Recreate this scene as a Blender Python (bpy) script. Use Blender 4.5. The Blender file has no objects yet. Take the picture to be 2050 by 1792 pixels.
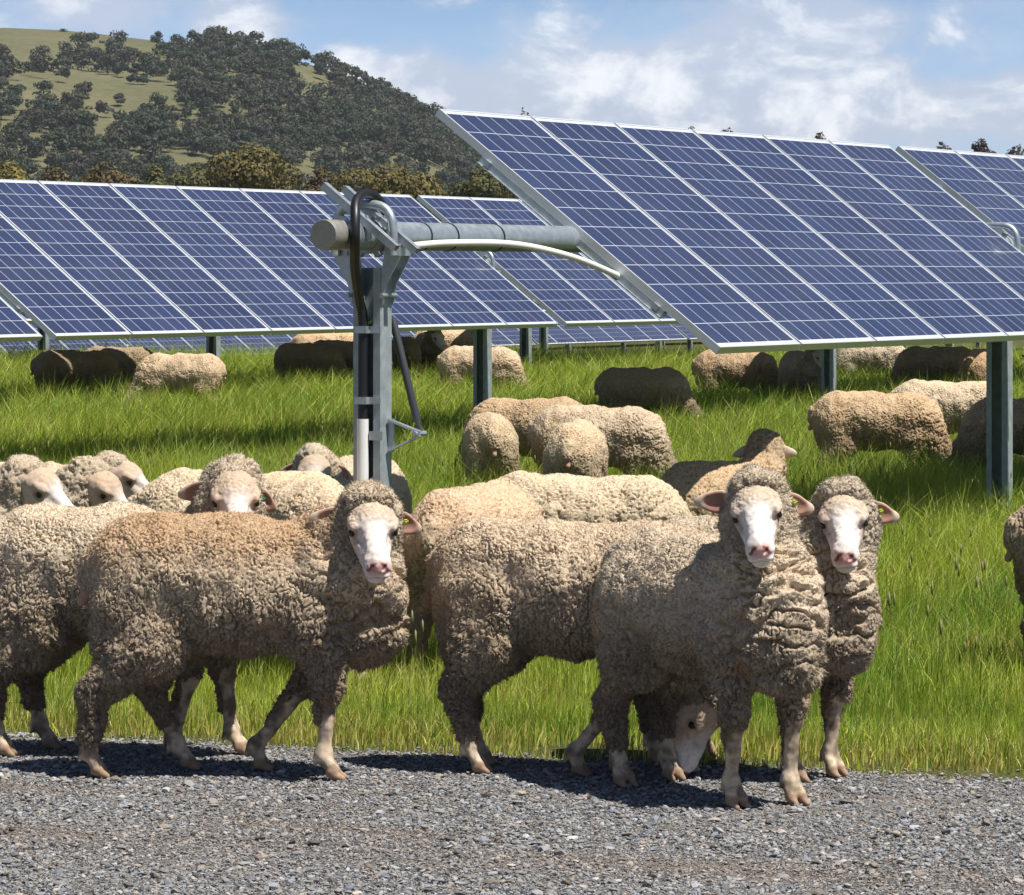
import bpy, math, random, os
import numpy as np
from mathutils import Vector, Matrix, Quaternion

DEV = os.environ.get('DEV', '')
rng = np.random.default_rng(7)
random.seed(7)
SC = bpy.context.scene
COL = SC.collection
R = math.radians
F_PX, CX, VH, CAM_H = 7606.0, 1025.0, 550.5, 1.6      # focal length in px of a 2050 px wide frame


def at(u, v, y):
    """World point seen at (u, v) of the 2050 px frame when it stands y metres away."""
    return Vector(((u - CX) * y / F_PX, y, CAM_H - (v - VH) * y / F_PX))


def sstep(a, b, x):
    t = np.clip((x - a) / (b - a), 0, 1)
    return t * t * (3 - 2 * t)


# ------------------------------------------------------------------ noise (numpy)
_perm = np.random.default_rng(3).permutation(256).astype(np.int32)
_perm = np.concatenate([_perm, _perm, _perm])
_g = np.random.default_rng(4).normal(size=(256, 3)).astype(np.float32)
_g /= np.linalg.norm(_g, axis=1)[:, None]


def perlin(p):
    p = np.asarray(p, np.float32)
    fl = np.floor(p)
    i = fl.astype(np.int32) & 255
    f = p - fl
    w = f * f * f * (f * (f * 6 - 15) + 10)
    out = 0
    for dx in (0, 1):
        wx = w[:, 0] if dx else 1 - w[:, 0]
        a = _perm[(i[:, 0] + dx) & 255]
        for dy in (0, 1):
            wy = w[:, 1] if dy else 1 - w[:, 1]
            b = _perm[(a + i[:, 1] + dy) & 255]
            for dz in (0, 1):
                wz = w[:, 2] if dz else 1 - w[:, 2]
                g = _g[_perm[(b + i[:, 2] + dz) & 255]]
                out = out + wx * wy * wz * ((f[:, 0] - dx) * g[:, 0] + (f[:, 1] - dy) * g[:, 1] + (f[:, 2] - dz) * g[:, 2])
    return out * 1.5


def fbm(p, o=3):
    s, a, t = 0, 1.0, 0
    for k in range(o):
        s = s + a * perlin(p * 2 ** k + 17.3 * k)
        t += a
        a *= .5
    return s / t


def worley(p):
    p = np.asarray(p, np.float32)
    fl = np.floor(p)
    i = fl.astype(np.int32)
    best = np.full(len(p), 9., np.float32)
    for dx in (-1, 0, 1):
        for dy in (-1, 0, 1):
            for dz in (-1, 0, 1):
                h = _perm[(_perm[(_perm[(i[:, 0] + dx) & 255] + i[:, 1] + dy) & 255] + i[:, 2] + dz) & 255]
                c = fl + np.array([dx, dy, dz], np.float32) + .5 + .42 * _g[h]
                best = np.minimum(best, ((c - p) ** 2).sum(1))
    return np.sqrt(best)


# ------------------------------------------------------------------ mesh helpers
def mesh_np(name, V, polys, mats, col=None, smooth=True, midx=None):
    """polys: list of (n,k) index arrays."""
    me = bpy.data.meshes.new(name)
    V = np.asarray(V, np.float32)
    polys = [np.asarray(q, np.int32) for q in polys if len(q)]
    nl = sum(q.size for q in polys)
    npol = sum(len(q) for q in polys)
    me.vertices.add(len(V))
    me.vertices.foreach_set('co', V.ravel())
    me.loops.add(nl)
    me.loops.foreach_set('vertex_index', np.concatenate([q.ravel() for q in polys]))
    me.polygons.add(npol)
    tot = np.concatenate([np.full(len(q), q.shape[1], np.int32) for q in polys])
    start = np.concatenate([[0], np.cumsum(tot)[:-1]]).astype(np.int32)
    me.polygons.foreach_set('loop_start', start)
    me.polygons.foreach_set('use_smooth', np.full(npol, smooth))
    if midx is not None:
        me.polygons.foreach_set('material_index', np.asarray(midx, np.int32))
    me.update(calc_edges=True)
    if col is not None:
        a = me.color_attributes.new('Col', 'FLOAT_COLOR', 'POINT')
        c = np.ones((len(V), 4), np.float32)
        c[:, :3] = col
        a.data.foreach_set('color', c.ravel())
    for m in (mats if isinstance(mats, (list, tuple)) else [mats]):
        me.materials.append(m)
    return me


def link(name, me, parent=None, mat=None):
    o = bpy.data.objects.new(name, me)
    COL.objects.link(o)
    if parent is not None:
        o.parent = parent
    if mat is not None:
        o.matrix_local = mat
    return o


def tag(o, label=None, cat=None, group=None, kind=None):
    if label: o['label'] = label
    if cat: o['category'] = cat
    if group: o['group'] = group
    if kind: o['kind'] = kind
    return o


class MB:
    def __init__(s):
        s.V, s.F, s.M = [], [], []
    def add(s, vs, fs, m=0):
        b = len(s.V)
        s.V += [tuple(v) for v in vs]
        s.F += [tuple(i + b for i in f) for f in fs]
        s.M += [m] * len(fs)
    def box(s, c, size, rot=None, m=0):
        c = Vector(c)
        vs = []
        for x in (-.5, .5):
            for y in (-.5, .5):
                for z in (-.5, .5):
                    v = Vector((x * size[0], y * size[1], z * size[2]))
                    if rot is not None: v = rot @ v
                    vs.append(c + v)
        s.add(vs, [(0, 1, 3, 2), (4, 6, 7, 5), (0, 4, 5, 1), (2, 3, 7, 6), (0, 2, 6, 4), (1, 5, 7, 3)], m)
    def bar(s, a, b, w, t, up=(0, 0, 1), m=0):
        a, b = Vector(a), Vector(b)
        x = (b - a).normalized()
        y = Vector(up).cross(x).normalized()
        z = x.cross(y)
        s.box((a + b) / 2, ((b - a).length, w, t), Matrix((x, y, z)).transposed(), m)
    def tube(s, pts, r, n=12, m=0, caps=True):
        pts = [Vector(p) for p in pts]
        rs = r if isinstance(r, (list, tuple)) else [r] * len(pts)
        t0 = (pts[1] - pts[0]).normalized()
        u = t0.orthogonal().normalized()
        rings = []
        vs = []
        prev = t0
        for k, p in enumerate(pts):
            if k == 0: t = t0
            elif k == len(pts) - 1: t = (pts[k] - pts[k - 1]).normalized()
            else: t = (pts[k + 1] - pts[k - 1]).normalized()
            u = prev.rotation_difference(t) @ u
            prev = t
            w = t.cross(u)
            for j in range(n):
                a = 2 * math.pi * j / n
                vs.append(p + (u * math.cos(a) + w * math.sin(a)) * rs[k])
        fs = []
        for k in range(len(pts) - 1):
            for j in range(n):
                j2 = (j + 1) % n
                fs.append((k * n + j, k * n + j2, (k + 1) * n + j2, (k + 1) * n + j))
        if caps:
            fs.append(tuple(range(n - 1, -1, -1)))
            fs.append(tuple((len(pts) - 1) * n + j for j in range(n)))
        s.add(vs, fs, m)
    def prism(s, outline, a, b, m=0):
        """outline of (p,q) pairs in the plane spanned by the 2 vectors in a=(origin,e1,e2), extruded by vector b."""
        o, e1, e2 = [Vector(q) for q in a]
        b = Vector(b)
        n = len(outline)
        vs = [o + e1 * p + e2 * q for p, q in outline] + [o + e1 * p + e2 * q + b for p, q in outline]
        fs = [tuple(range(n - 1, -1, -1)), tuple(range(n, 2 * n))]
        fs += [(i, (i + 1) % n, n + (i + 1) % n, n + i) for i in range(n)]
        s.add(vs, fs, m)
    def mesh(s, name, mats, smooth=False, bevel=0):
        me = bpy.data.meshes.new(name)
        me.from_pydata(s.V, [], s.F)
        me.polygons.foreach_set('material_index', s.M)
        for m in (mats if isinstance(mats, (list, tuple)) else [mats]):
            me.materials.append(m)
        if smooth:
            me.polygons.foreach_set('use_smooth', [True] * len(s.F))
            try: me.set_sharp_from_angle(angle=R(40))
            except Exception: pass
        me.update()
        return me
    def build(s, name, mats, parent=None, smooth=False, mat=None):
        return link(name, s.mesh(name, mats, smooth), parent, mat)


# ------------------------------------------------------------------ materials
def mat_new(name):
    m = bpy.data.materials.new(name)
    m.use_nodes = True
    nt = m.node_tree
    nt.nodes.clear()
    out = nt.nodes.new('ShaderNodeOutputMaterial')
    return m, nt, out


class NT:
    def __init__(s, nt):
        s.nt = nt
    def n(s, t, **kw):
        nd = s.nt.nodes.new('ShaderNode' + t)
        ins = kw.pop('ins', {})
        for k, v in kw.items(): setattr(nd, k, v)
        for k, v in ins.items():
            if hasattr(v, 'is_output'): s.nt.links.new(v, nd.inputs[k])
            else: nd.inputs[k].default_value = v
        return nd
    def math(s, op, a, b=None, c=None):
        ins = {0: a}
        if b is not None: ins[1] = b
        if c is not None: ins[2] = c
        return s.n('Math', operation=op, ins=ins).outputs[0]
    def mix(s, f, a, b, blend='MIX'):
        nd = s.nt.nodes.new('ShaderNodeMix')
        nd.data_type = 'RGBA'
        nd.blend_type = blend
        for k, v in ((0, f), (6, a), (7, b)):
            if hasattr(v, 'is_output'): s.nt.links.new(v, nd.inputs[k])
            else: nd.inputs[k].default_value = v if k == 0 else (*v[:3], 1)
        return nd.outputs[2]
    def ramp(s, f, stops):
        nd = s.nt.nodes.new('ShaderNodeValToRGB')
        s.nt.links.new(f, nd.inputs[0])
        e = nd.color_ramp.elements
        while len(e) < len(stops): e.new(.5)
        for k, (p, c) in enumerate(stops):
            e[k].position = p
            e[k].color = (*c, 1) if len(c) == 3 else c
        return nd.outputs[0]
    def link(s, a, b):
        s.nt.links.new(a, b)


def simple(name, c, rough=.6, metal=0., noise=0., nscale=30., bump=0., coords='Object', spec=.5):
    m, nt, out = mat_new(name)
    N = NT(nt)
    p = N.n('BsdfPrincipled', ins={'Roughness': rough, 'Metallic': metal, 'Specular IOR Level': spec})
    if noise:
        tc = N.n('TexCoord').outputs[coords]
        nz = N.n('TexNoise', ins={'Vector': tc, 'Scale': nscale, 'Detail': 5, 'Roughness': .65}).outputs[0]
        f = N.ramp(nz, [(.3, (1 - noise,) * 3), (.7, (1 + noise,) * 3)])
        N.link(N.mix(1, c, f, 'MULTIPLY'), p.inputs['Base Color'])
        N.link(N.math('MULTIPLY_ADD', nz, .3, rough - .15), p.inputs['Roughness'])
        if bump:
            b = N.n('Bump', ins={'Strength': bump, 'Distance': .01, 'Height': nz})
            N.link(b.outputs[0], p.inputs['Normal'])
    else:
        p.inputs['Base Color'].default_value = (*c, 1)
    N.link(p.outputs[0], out.inputs[0])
    return m


def mat_attr(name, rough=.9, noise=.2, nscale=60., bump=0., bdist=.004, sheen=0., spec=.2, tint=False, sss=0., metal=0.):
    m, nt, out = mat_new(name)
    N = NT(nt)
    at_ = N.n('Attribute', attribute_name='Col').outputs['Color']
    tc = N.n('TexCoord').outputs['Object']
    nz = N.n('TexNoise', ins={'Vector': tc, 'Scale': nscale, 'Detail': 4, 'Roughness': .7}).outputs[0]
    f = N.ramp(nz, [(.3, (1 - noise,) * 3), (.7, (1 + noise,) * 3)])
    c = N.mix(1, at_, f, 'MULTIPLY')
    if tint:
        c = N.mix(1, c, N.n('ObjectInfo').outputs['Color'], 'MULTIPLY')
    p = N.n('BsdfPrincipled', ins={'Base Color': c, 'Roughness': rough, 'Specular IOR Level': spec, 'Sheen Weight': sheen, 'Sheen Roughness': .6})
    if sss:
        p.inputs['Subsurface Weight'].default_value = sss
        p.inputs['Subsurface Radius'].default_value = (.012, .006, .004)
        p.inputs['Subsurface Scale'].default_value = 1
    if bump:
        b = N.n('Bump', ins={'Strength': bump, 'Distance': bdist, 'Height': nz})
        N.link(b.outputs[0], p.inputs['Normal'])
    N.link(p.outputs[0], out.inputs[0])
    return m


def mat_leaf(name, trans=.35, rough=.6, noise=.15):
    m, nt, out = mat_new(name)
    N = NT(nt)
    c = N.n('Attribute', attribute_name='Col').outputs['Color']
    d = N.n('BsdfPrincipled', ins={'Base Color': c, 'Roughness': rough, 'Specular IOR Level': .25})
    c2 = N.mix(1, c, (1.25, 1.2, .55), 'MULTIPLY')
    t = N.n('BsdfTranslucent', ins={'Color': c2})
    mx = N.n('MixShader', ins={0: trans, 1: d.outputs[0], 2: t.outputs[0]})
    N.link(mx.outputs[0], out.inputs[0])
    return m


M_WOOL = mat_attr('wool', rough=1, noise=.20, nscale=210, bump=.7, bdist=.004, sheen=.0, spec=.05, tint=True)
M_SKIN = mat_attr('short_hair_skin', rough=.75, noise=.1, nscale=120, bump=.15, bdist=.002, spec=.25, sss=.0)
M_EYE = simple('eye_dark', (.012, .008, .005), rough=.08)
M_TAG = simple('tag_yellow_green', (.50, .52, .06), rough=.4)
M_TAGG = simple('tag_green', (.02, .25, .12), rough=.4)
M_GALV = simple('galvanised_steel', (.44, .49, .51), rough=.42, metal=.65, noise=.16, nscale=22)
M_GALV2 = simple('dull_galvanised_steel', (.34, .39, .40), rough=.6, metal=.35, noise=.22, nscale=14)
M_ALU = simple('anodised_frame', (.66, .68, .69), rough=.38, metal=.35)
M_CAP = simple('end_cap_grey', (.27, .26, .235), rough=.5, metal=.3, noise=.15, nscale=40)
M_BLACK = simple('black_conduit_plastic', (.012, .012, .014), rough=.42)
M_WHITE = simple('white_conduit_plastic', (.80, .79, .76), rough=.35, noise=.06, nscale=9)
M_BACK = simple('panel_back_sheet', (.6, .6, .6), rough=.6)
M_DAMP = simple('damper_paint', (.05, .055, .06), rough=.4)
M_GREENWIRE = simple('earth_wire', (.35, .55, .12), rough=.5)
M_BARK = simple('bark', (.16, .13, .10), rough=.9, noise=.3, nscale=6, bump=.5)


def mat_cells():
    m, nt, out = mat_new('solar_cells')
    N = NT(nt)
    tc = N.n('TexCoord').outputs['Object']
    sp = N.n('SeparateXYZ', ins={0: tc})
    P = .1585
    x = N.math('DIVIDE', sp.outputs[0], P)
    y = N.math('DIVIDE', sp.outputs[1], P)
    def lines(v, hw):
        f = N.math('FRACT', N.math('ADD', v, 100.0))
        d = N.math('MINIMUM', f, N.math('SUBTRACT', 1.0, f))
        return N.math('LESS_THAN', d, hw)
    ln = N.math('MAXIMUM', lines(x, .0145), lines(y, .0125))
    outx = N.math('GREATER_THAN', N.math('ABSOLUTE', x), 3.0)
    outy = N.math('GREATER_THAN', N.math('ABSOLUTE', y), 6.0)
    white = N.math('MAXIMUM', ln, N.math('MAXIMUM', outx, outy))
    bx = N.math('MULTIPLY', x, 4.0)
    bus = N.math('MULTIPLY', lines(N.math('ADD', bx, .5), .05), .035)
    cell = N.n('CombineXYZ', ins={0: N.math('FLOOR', x), 1: N.math('FLOOR', y), 2: N.math('MULTIPLY', N.n('ObjectInfo').outputs['Random'], 97.0)})
    wn = N.n('TexWhiteNoise', ins={0: cell.outputs[0]}).outputs[0]
    nz = N.n('TexVoronoi', ins={'Vector': tc, 'Scale': 55.0}).outputs['Color']
    base = N.mix(wn, (.005, .015, .056), (.015, .031, .100))
    base = N.mix(.22, base, N.mix(1, base, nz, 'MULTIPLY'))
    base = N.mix(.35, base, N.mix(N.n('ObjectInfo').outputs['Random'], (.006, .017, .080), (.018, .037, .118)))
    base = N.mix(bus, base, (.4, .42, .45))
    base = N.mix(white, base, (.62, .67, .75))
    dust = N.n('TexNoise', ins={'Vector': tc, 'Scale': 2.3, 'Detail': 5}).outputs[0]
    base = N.mix(N.math('MULTIPLY', dust, .11), base, (.45, .43, .42))
    p = N.n('BsdfPrincipled', ins={'Base Color': base, 'Roughness': .35, 'Specular IOR Level': .3, 'Coat Weight': .45, 'Coat Roughness': .07, 'Coat IOR': 1.45})
    N.link(p.outputs[0], out.inputs[0])
    return m


M_CELL = mat_cells()

# ------------------------------------------------------------------ ground shape
EDGE = lambda x: 13.2 - .338 * (x + 1.78)             # far edge of the gravel road


def gz(x, y):
    x = np.asarray(x, float)
    y = np.asarray(y, float)
    d = y - EDGE(np.clip(x, -40, 40))
    z = -.12 * sstep(.2, 1.8, d)
    z = z + .14 * sstep(46, 57, y) - 1.24 * sstep(58, 73, y)
    return z


def gzf(x, y):
    return float(gz(x, y))


# ------------------------------------------------------------------ SDF sheep
class Field:
    def __init__(s, lo, hi, h):
        s.lo = np.array(lo, float)
        s.h = h
        s.n = np.ceil((np.array(hi) - s.lo) / h).astype(int) + 1
        s.d = np.full(s.n, .2, np.float32)
    def _box(s, lo, hi):
        a = np.maximum(np.floor((np.array(lo) - s.lo) / s.h).astype(int), 0)
        b = np.minimum(np.ceil((np.array(hi) - s.lo) / s.h).astype(int) + 1, s.n)
        if (b <= a).any(): return None
        sl = tuple(slice(i, j) for i, j in zip(a, b))
        g = [(s.lo[k] + s.h * np.arange(a[k], b[k])).astype(np.float32) for k in range(3)]
        return sl, g[0][:, None, None], g[1][None, :, None], g[2][None, None, :]
    def _put(s, sl, d, k, sub):
        c = s.d[sl]
        if sub:
            d = -d
            h = np.maximum(k - np.abs(c - d), 0) / k
            s.d[sl] = np.maximum(c, d) + h * h * k * .25
        else:
            h = np.maximum(k - np.abs(c - d), 0) / k
            s.d[sl] = np.minimum(c, d) - h * h * k * .25
    def cone(s, a, b, ra, rb, k=.04, sub=False):
        a, b = np.array(a, float), np.array(b, float)
        m = max(ra, rb) + k + 3 * s.h
        q = s._box(np.minimum(a, b) - m, np.maximum(a, b) + m)
        if q is None: return
        sl, X, Y, Z = q
        ba = b - a
        t = np.clip(((X - a[0]) * ba[0] + (Y - a[1]) * ba[1] + (Z - a[2]) * ba[2]) / max(ba @ ba, 1e-9), 0, 1)
        d = np.sqrt((X - a[0] - t * ba[0]) ** 2 + (Y - a[1] - t * ba[1]) ** 2 + (Z - a[2] - t * ba[2]) ** 2) - (ra + (rb - ra) * t)
        s._put(sl, d, k, sub)
    def ell(s, c, r, axes=None, k=.04, sub=False):
        c, r = np.array(c, float), np.array(r, float)
        m = (max(r) if axes is not None else r) + k + 3 * s.h
        q = s._box(c - m, c + m)
        if q is None: return
        sl, X, Y, Z = q
        X, Y, Z = X - c[0], Y - c[1], Z - c[2]
        if axes is not None:
            A = [np.array(v, float) for v in axes]
            X, Y, Z = [X * v[0] + Y * v[1] + Z * v[2] for v in A]
        k0 = np.sqrt((X / r[0]) ** 2 + (Y / r[1]) ** 2 + (Z / r[2]) ** 2)
        k1 = np.sqrt((X / r[0] ** 2) ** 2 + (Y / r[1] ** 2) ** 2 + (Z / r[2] ** 2) ** 2)
        s._put(sl, k0 * (k0 - 1) / np.maximum(k1, 1e-6), k, sub)
    def floor(s, z0):
        z = s.lo[2] + s.h * np.arange(s.n[2])
        s.d = np.maximum(s.d, (z0 - z)[None, None, :].astype(np.float32))
    def mesh(s):
        d = s.d
        ins = d < 0
        nx, ny, nz = s.n
        cnt = np.zeros((nx - 1, ny - 1, nz - 1), np.int8)
        for i in (0, 1):
            for j in (0, 1):
                for k in (0, 1):
                    cnt += ins[i:nx - 1 + i, j:ny - 1 + j, k:nz - 1 + k]
        cells = np.argwhere((cnt > 0) & (cnt < 8))
        vid = np.full((nx - 1, ny - 1, nz - 1), -1, np.int32)
        vid[tuple(cells.T)] = np.arange(len(cells))
        off = [(i, j, k) for i in (0, 1) for j in (0, 1) for k in (0, 1)]
        cv = np.stack([d[cells[:, 0] + o[0], cells[:, 1] + o[1], cells[:, 2] + o[2]] for o in off], 1)
        acc = np.zeros((len(cells), 3), np.float32)
        num = np.zeros(len(cells), np.float32)
        for a in range(8):
            for b in range(a + 1, 8):
                if sum(abs(off[a][q] - off[b][q]) for q in range(3)) != 1: continue
                da, db = cv[:, a], cv[:, b]
                mk = (da < 0) != (db < 0)
                t = np.where(mk, da / np.where(mk, da - db, 1), 0)
                pa, pb = np.array(off[a]), np.array(off[b])
                acc += np.where(mk[:, None], pa + t[:, None] * (pb - pa), 0)
                num += mk
        V = s.lo + s.h * (cells + acc / num[:, None])
        Q = []
        for ax in range(3):
            sh = [slice(None)] * 3
            s0, s1 = sh[:], sh[:]
            s0[ax] = slice(0, -1)
            s1[ax] = slice(1, None)
            a, b = ins[tuple(s0)], ins[tuple(s1)]
            e = np.argwhere(a != b)
            o1, o2 = (ax + 1) % 3, (ax + 2) % 3
            e = e[(e[:, o1] > 0) & (e[:, o2] > 0) & (e[:, o1] < s.n[o1] - 1) & (e[:, o2] < s.n[o2] - 1)]
            flip = ins[tuple(e.T)]
            def g(p, q):
                c = e.copy()
                c[:, o1] -= p
                c[:, o2] -= q
                return vid[tuple(c.T)]
            q = np.stack([g(1, 1), g(0, 1), g(0, 0), g(1, 0)], 1)
            q = np.where(flip[:, None], q, q[:, ::-1])
            Q.append(q)
        return V.astype(np.float32), np.concatenate(Q)


def smooth_mesh(V, Q, it):
    for _ in range(it):
        acc = np.zeros_like(V)
        n = np.zeros(len(V), np.float32)
        for a in range(4):
            b = (a + 1) % 4
            for k in range(3):
                acc[:, k] += np.bincount(Q[:, a], V[Q[:, b], k], len(V)) + np.bincount(Q[:, b], V[Q[:, a], k], len(V))
            n += np.bincount(Q[:, a], minlength=len(V)) + np.bincount(Q[:, b], minlength=len(V))
        V = V * .4 + .6 * acc / np.maximum(n, 1)[:, None]
    return V


def subdiv(V, Q):
    """One linear subdivision of a quad mesh."""
    n = len(V)
    E = np.concatenate([np.stack([Q[:, a], Q[:, (a + 1) % 4]], 1) for a in range(4)])
    Es = np.sort(E, 1)
    key = Es[:, 0].astype(np.int64) * n + Es[:, 1]
    u, inv = np.unique(key, return_inverse=True)
    ev = np.stack([u // n, u % n], 1)
    EV = V[ev].mean(1)
    FV = V[Q].mean(1)
    m = len(Q)
    ei = inv.reshape(4, m).T + n
    fi = np.arange(m) + n + len(u)
    Qn = np.concatenate([np.stack([Q[:, a], ei[:, a], fi, ei[:, (a + 3) % 4]], 1) for a in range(4)])
    return np.concatenate([V, EV, FV]).astype(np.float32), Qn.astype(np.int32)


def normals(V, Q):
    n = np.cross(V[Q[:, 2]] - V[Q[:, 0]], V[Q[:, 3]] - V[Q[:, 1]])
    N = np.zeros_like(V)
    for a in range(4):
        for k in range(3):
            N[:, k] += np.bincount(Q[:, a], n[:, k], len(V))
    return N / np.maximum(np.linalg.norm(N, axis=1), 1e-9)[:, None]


def head_frame(yaw, pitch, roll=0):
    y, p = R(yaw), R(pitch)
    h = Vector((math.cos(p) * math.cos(y), math.cos(p) * math.sin(y), -math.sin(p)))
    s = Vector((-math.sin(y), math.cos(y), 0))
    q = Quaternion(h, R(roll))
    s = q @ s
    u = h.cross(s)
    return np.array(h), np.array(s), np.array(u)


def sheep_meshes(name, poll, hyaw, hpitch, roll=0, legs=(0, 0, 0, 0), h=.012, seed=1, fuzz=12000, folds=1.0, ear_droop=(0, 0), tan=0., cap=1., tone=(.61, .49, .35), rust=0.):
    """Fleece and body (skin) meshes of one posed sheep; legs = fore-aft shift of fore left, fore right, hind left, hind right foot."""
    rg = np.random.default_rng(seed)
    P = np.array(poll, float)
    H, S, U = head_frame(hyaw, hpitch, roll)
    HS = 1.17
    hp = lambda a, b, c: P + (H * a + S * b + U * c) * HS
    base = np.array([.33, 0, .62])
    graze = poll[2] < .5
    neck_end = hp(-.03, 0, -.045)
    lo = np.minimum([-.62, -.36, -.01], np.minimum(P - .3, [0, 0, 9]))
    hi = np.maximum([.66, .36, .92], P + .3)
    lo[2] = -.012
    # ---------- legs
    L = []
    for k, (sx, front) in enumerate(((1, 1), (-1, 1), (1, 0), (-1, 0))):
        y = sx * (.105 if front else .115)
        dx = legs[k]
        if front:
            a, kn, fe, ft = (.27, y, .47), (.275 + dx * .42, y, .27), (.265 + dx * .95, y * .95, .075), (.275 + dx, y * .95, .035)
            kn = (kn[0] + .02, kn[1], kn[2])
        else:
            a, kn, fe, ft = (-.30, y, .50), (-.395 + dx * .55, y, .265), (-.375 + dx * .97, y * .95, .08), (-.36 + dx, y * .95, .035)
        L.append([np.array(q, float) for q in (a, kn, fe, ft)])
    # ---------- fleece
    f = Field(lo, hi, h)
    f.ell((-.27, 0, .620), (.220, .180, .215), k=.05)
    f.ell((-.03, 0, .605), (.36, .200, .222), k=.05)
    f.ell((.24, 0, .605), (.21, .165, .222), k=.05)
    f.ell((.36, 0, .53), (.13, .115, .155), k=.06)
    for sx in (1, -1):
        f.ell((-.30, sx * .090, .50), (.155, .085, .19), k=.05)
        f.ell((.25, sx * .095, .50), (.10, .07, .14), k=.05)
    for k, (a, kn, fe, ft) in enumerate(L):
        if k < 2:
            f.cone(a, kn + [0, 0, .02], .068, .040, k=.04)
            f.cone(kn + [-.012, 0, .02], kn + (fe - kn) * (.62 if k == 0 else .45) + [-.016, 0, 0], .036, .017, k=.02)
        else:
            st = a + np.array([.05, 0, -.08])
            f.cone(st, kn, .092, .047, k=.05)
            f.cone(kn, kn + (fe - kn) * (.72 if k == 3 else .58), .047, .034, k=.02)
    f.cone((-.46, 0, .67), (-.485, 0, .61), .05, .036, k=.04)
    f.cone((-.515, 0, .56), (-.475, 0, .38), .018, .030, k=.03, sub=True)
    if graze:
        f.cone(base, neck_end, .160, .098, k=.08)
        f.cone((.40, 0, .50), hp(-.02, 0, -.09), .10, .07, k=.07)
    else:
        f.cone(base + [0, 0, .0], neck_end, .162, .096, k=.07)
        f.cone((.42, 0, .46), (P + base) / 2 + [.03 + .04 * H[0], .04 * H[1], -.13], .095, .082, k=.07)
        f.cone((P + base) / 2 + [.03 + .04 * H[0], .04 * H[1], -.13], hp(.015, 0, -.105), .082, .062, k=.06)
    f.ell(hp(-.030, 0, .0), np.array([.072, .086, .066]) * cap, (H, S, U), k=.035)          # crown
    f.ell(hp(.008 - .03 * (1 - cap), 0, .046 - .07 * (1 - cap)), np.array([.046, .074, .034]) * cap, (H, S, U), k=.025)         # top knot
    for sx in (1, -1):
        f.ell(hp(-.012, sx * .056, -.068), np.array([.055, .040, .075]) * cap, (H, S, U), k=.035)  # cheeks
    f.floor(.05)
    # the face is free of wool
    f.cone(hp(.084, 0, .006), hp(.26, 0, -.035), .076, .088, k=.016, sub=True)
    if not graze:                                                            # deep folds round the neck
        ax = P - base
        ax = ax / np.linalg.norm(ax)
        for q, (t, rr) in enumerate(((.22, .020), (.5, .017), (.78, .014))):
            pass
    V, Q = f.mesh()
    V = smooth_mesh(V, Q, 2)
    V, Q = subdiv(V, Q)
    V = smooth_mesh(V, Q, 1)
    Nn = normals(V, Q)
    sd = seed * 7.31
    z = V[:, 2]
    # neck folds: waves along the neck axis
    ax = (P - base)
    ln = np.linalg.norm(ax)
    ax = ax / ln
    tn = (V - base) @ ax
    nk = sstep(-.12, .04, tn) * (1 - sstep(ln - .14, ln - .04, tn)) * sstep(.05, .25, V[:, 0]) * folds
    fold = np.abs(np.sin((tn + .075 * fbm(V * 5 + sd, 2)) * math.pi / .11)) * sstep(-.35, .25, fbm(V * 4 + sd + 70, 2))
    big = fbm(V * 5.5 + sd, 2)
    low = 1 - sstep(.42, .62, z + .05 * big)
    lowd = 1 - sstep(.40, .74, z + .06 * big)
    w = np.stack([perlin(V * 26 + 31 + sd), perlin(V * 26 + 57 + sd), perlin(V * 26 + 83 + sd)], 1)
    wf = 76 if h < .009 else (62 if h < .012 else 48)
    q = V * np.array([1, 1, .50], np.float32) * wf + sd
    r1 = np.abs(perlin(q + w * .9))
    r1b = np.abs(perlin(V * np.array([1, 1, .75], np.float32) * wf * 1.2 + sd + w * .8))
    tb = sstep(.60, .74, z + .05 * big)
    r1 = r1 * (1 - tb) + r1b * tb
    crack = sstep(.0, .155, r1)
    cl = worley(V * np.array([1, 1, .8], np.float32) * (58 if h < .009 else (46 if h < .012 else 36)) + sd + w * .3)
    tuft = np.clip(1 - cl * 1.25, 0, 1) ** .7
    cl2 = worley(V * 75 + sd + w * .3)
    curl = np.clip(1 - cl2 * 1.3, 0, 1)
    headk = 1 - sstep(.15, .22, np.linalg.norm(V - hp(-.01, 0, -.02), axis=1))
    lm = np.clip(np.maximum(low, headk * .8), 0, 1)
    mid = fbm(V * np.array([14, 14, 7], np.float32) + sd + 3, 2)
    rolls = np.abs(perlin(np.stack([V[:, 0] * 6 + V[:, 2] * 3, V[:, 1] * 6, V[:, 2] * 17 - V[:, 0] * 4], 1) + sd + .25 * w))
    rk = sstep(.22, .40, V[:, 0]) * sstep(.36, .44, z) * (1 - headk) * min(folds, 1)
    roll_gap = (1 - sstep(.0, .22, rolls)) * rk
    split = (1 - sstep(.0, .09, np.abs(perlin(V * np.array([15, 15, 5.5], np.float32) + sd + .5 * w)))) * sstep(-.1, .3, fbm(V * 5 + sd + 21, 2))
    matt = np.clip(.75 + .9 * fbm(V * 8 + sd + 55, 2), .30, 1.25)
    disp = (1 - lm) * (.017 * matt * crack + .004 * curl) + lm * matt * (.016 * crack + .015 * tuft + .006 * curl) - .013 * split - .030 * roll_gap + .010 * rk + .013 * big + .013 * mid + .022 * nk * (fold - .5)
    legz = 1 - sstep(.20, .34, z)
    disp = disp * (1 - .2 * legz) - .012
    V2 = V + Nn * disp[:, None]
    V2[:, 2] -= .006 * lm * (tuft - .3)
    # colour: cream wool, dirtier low down with flank shade painted in, and at the tips, rusty patch on the back if asked
    t = np.array(tone, np.float32)
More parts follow.
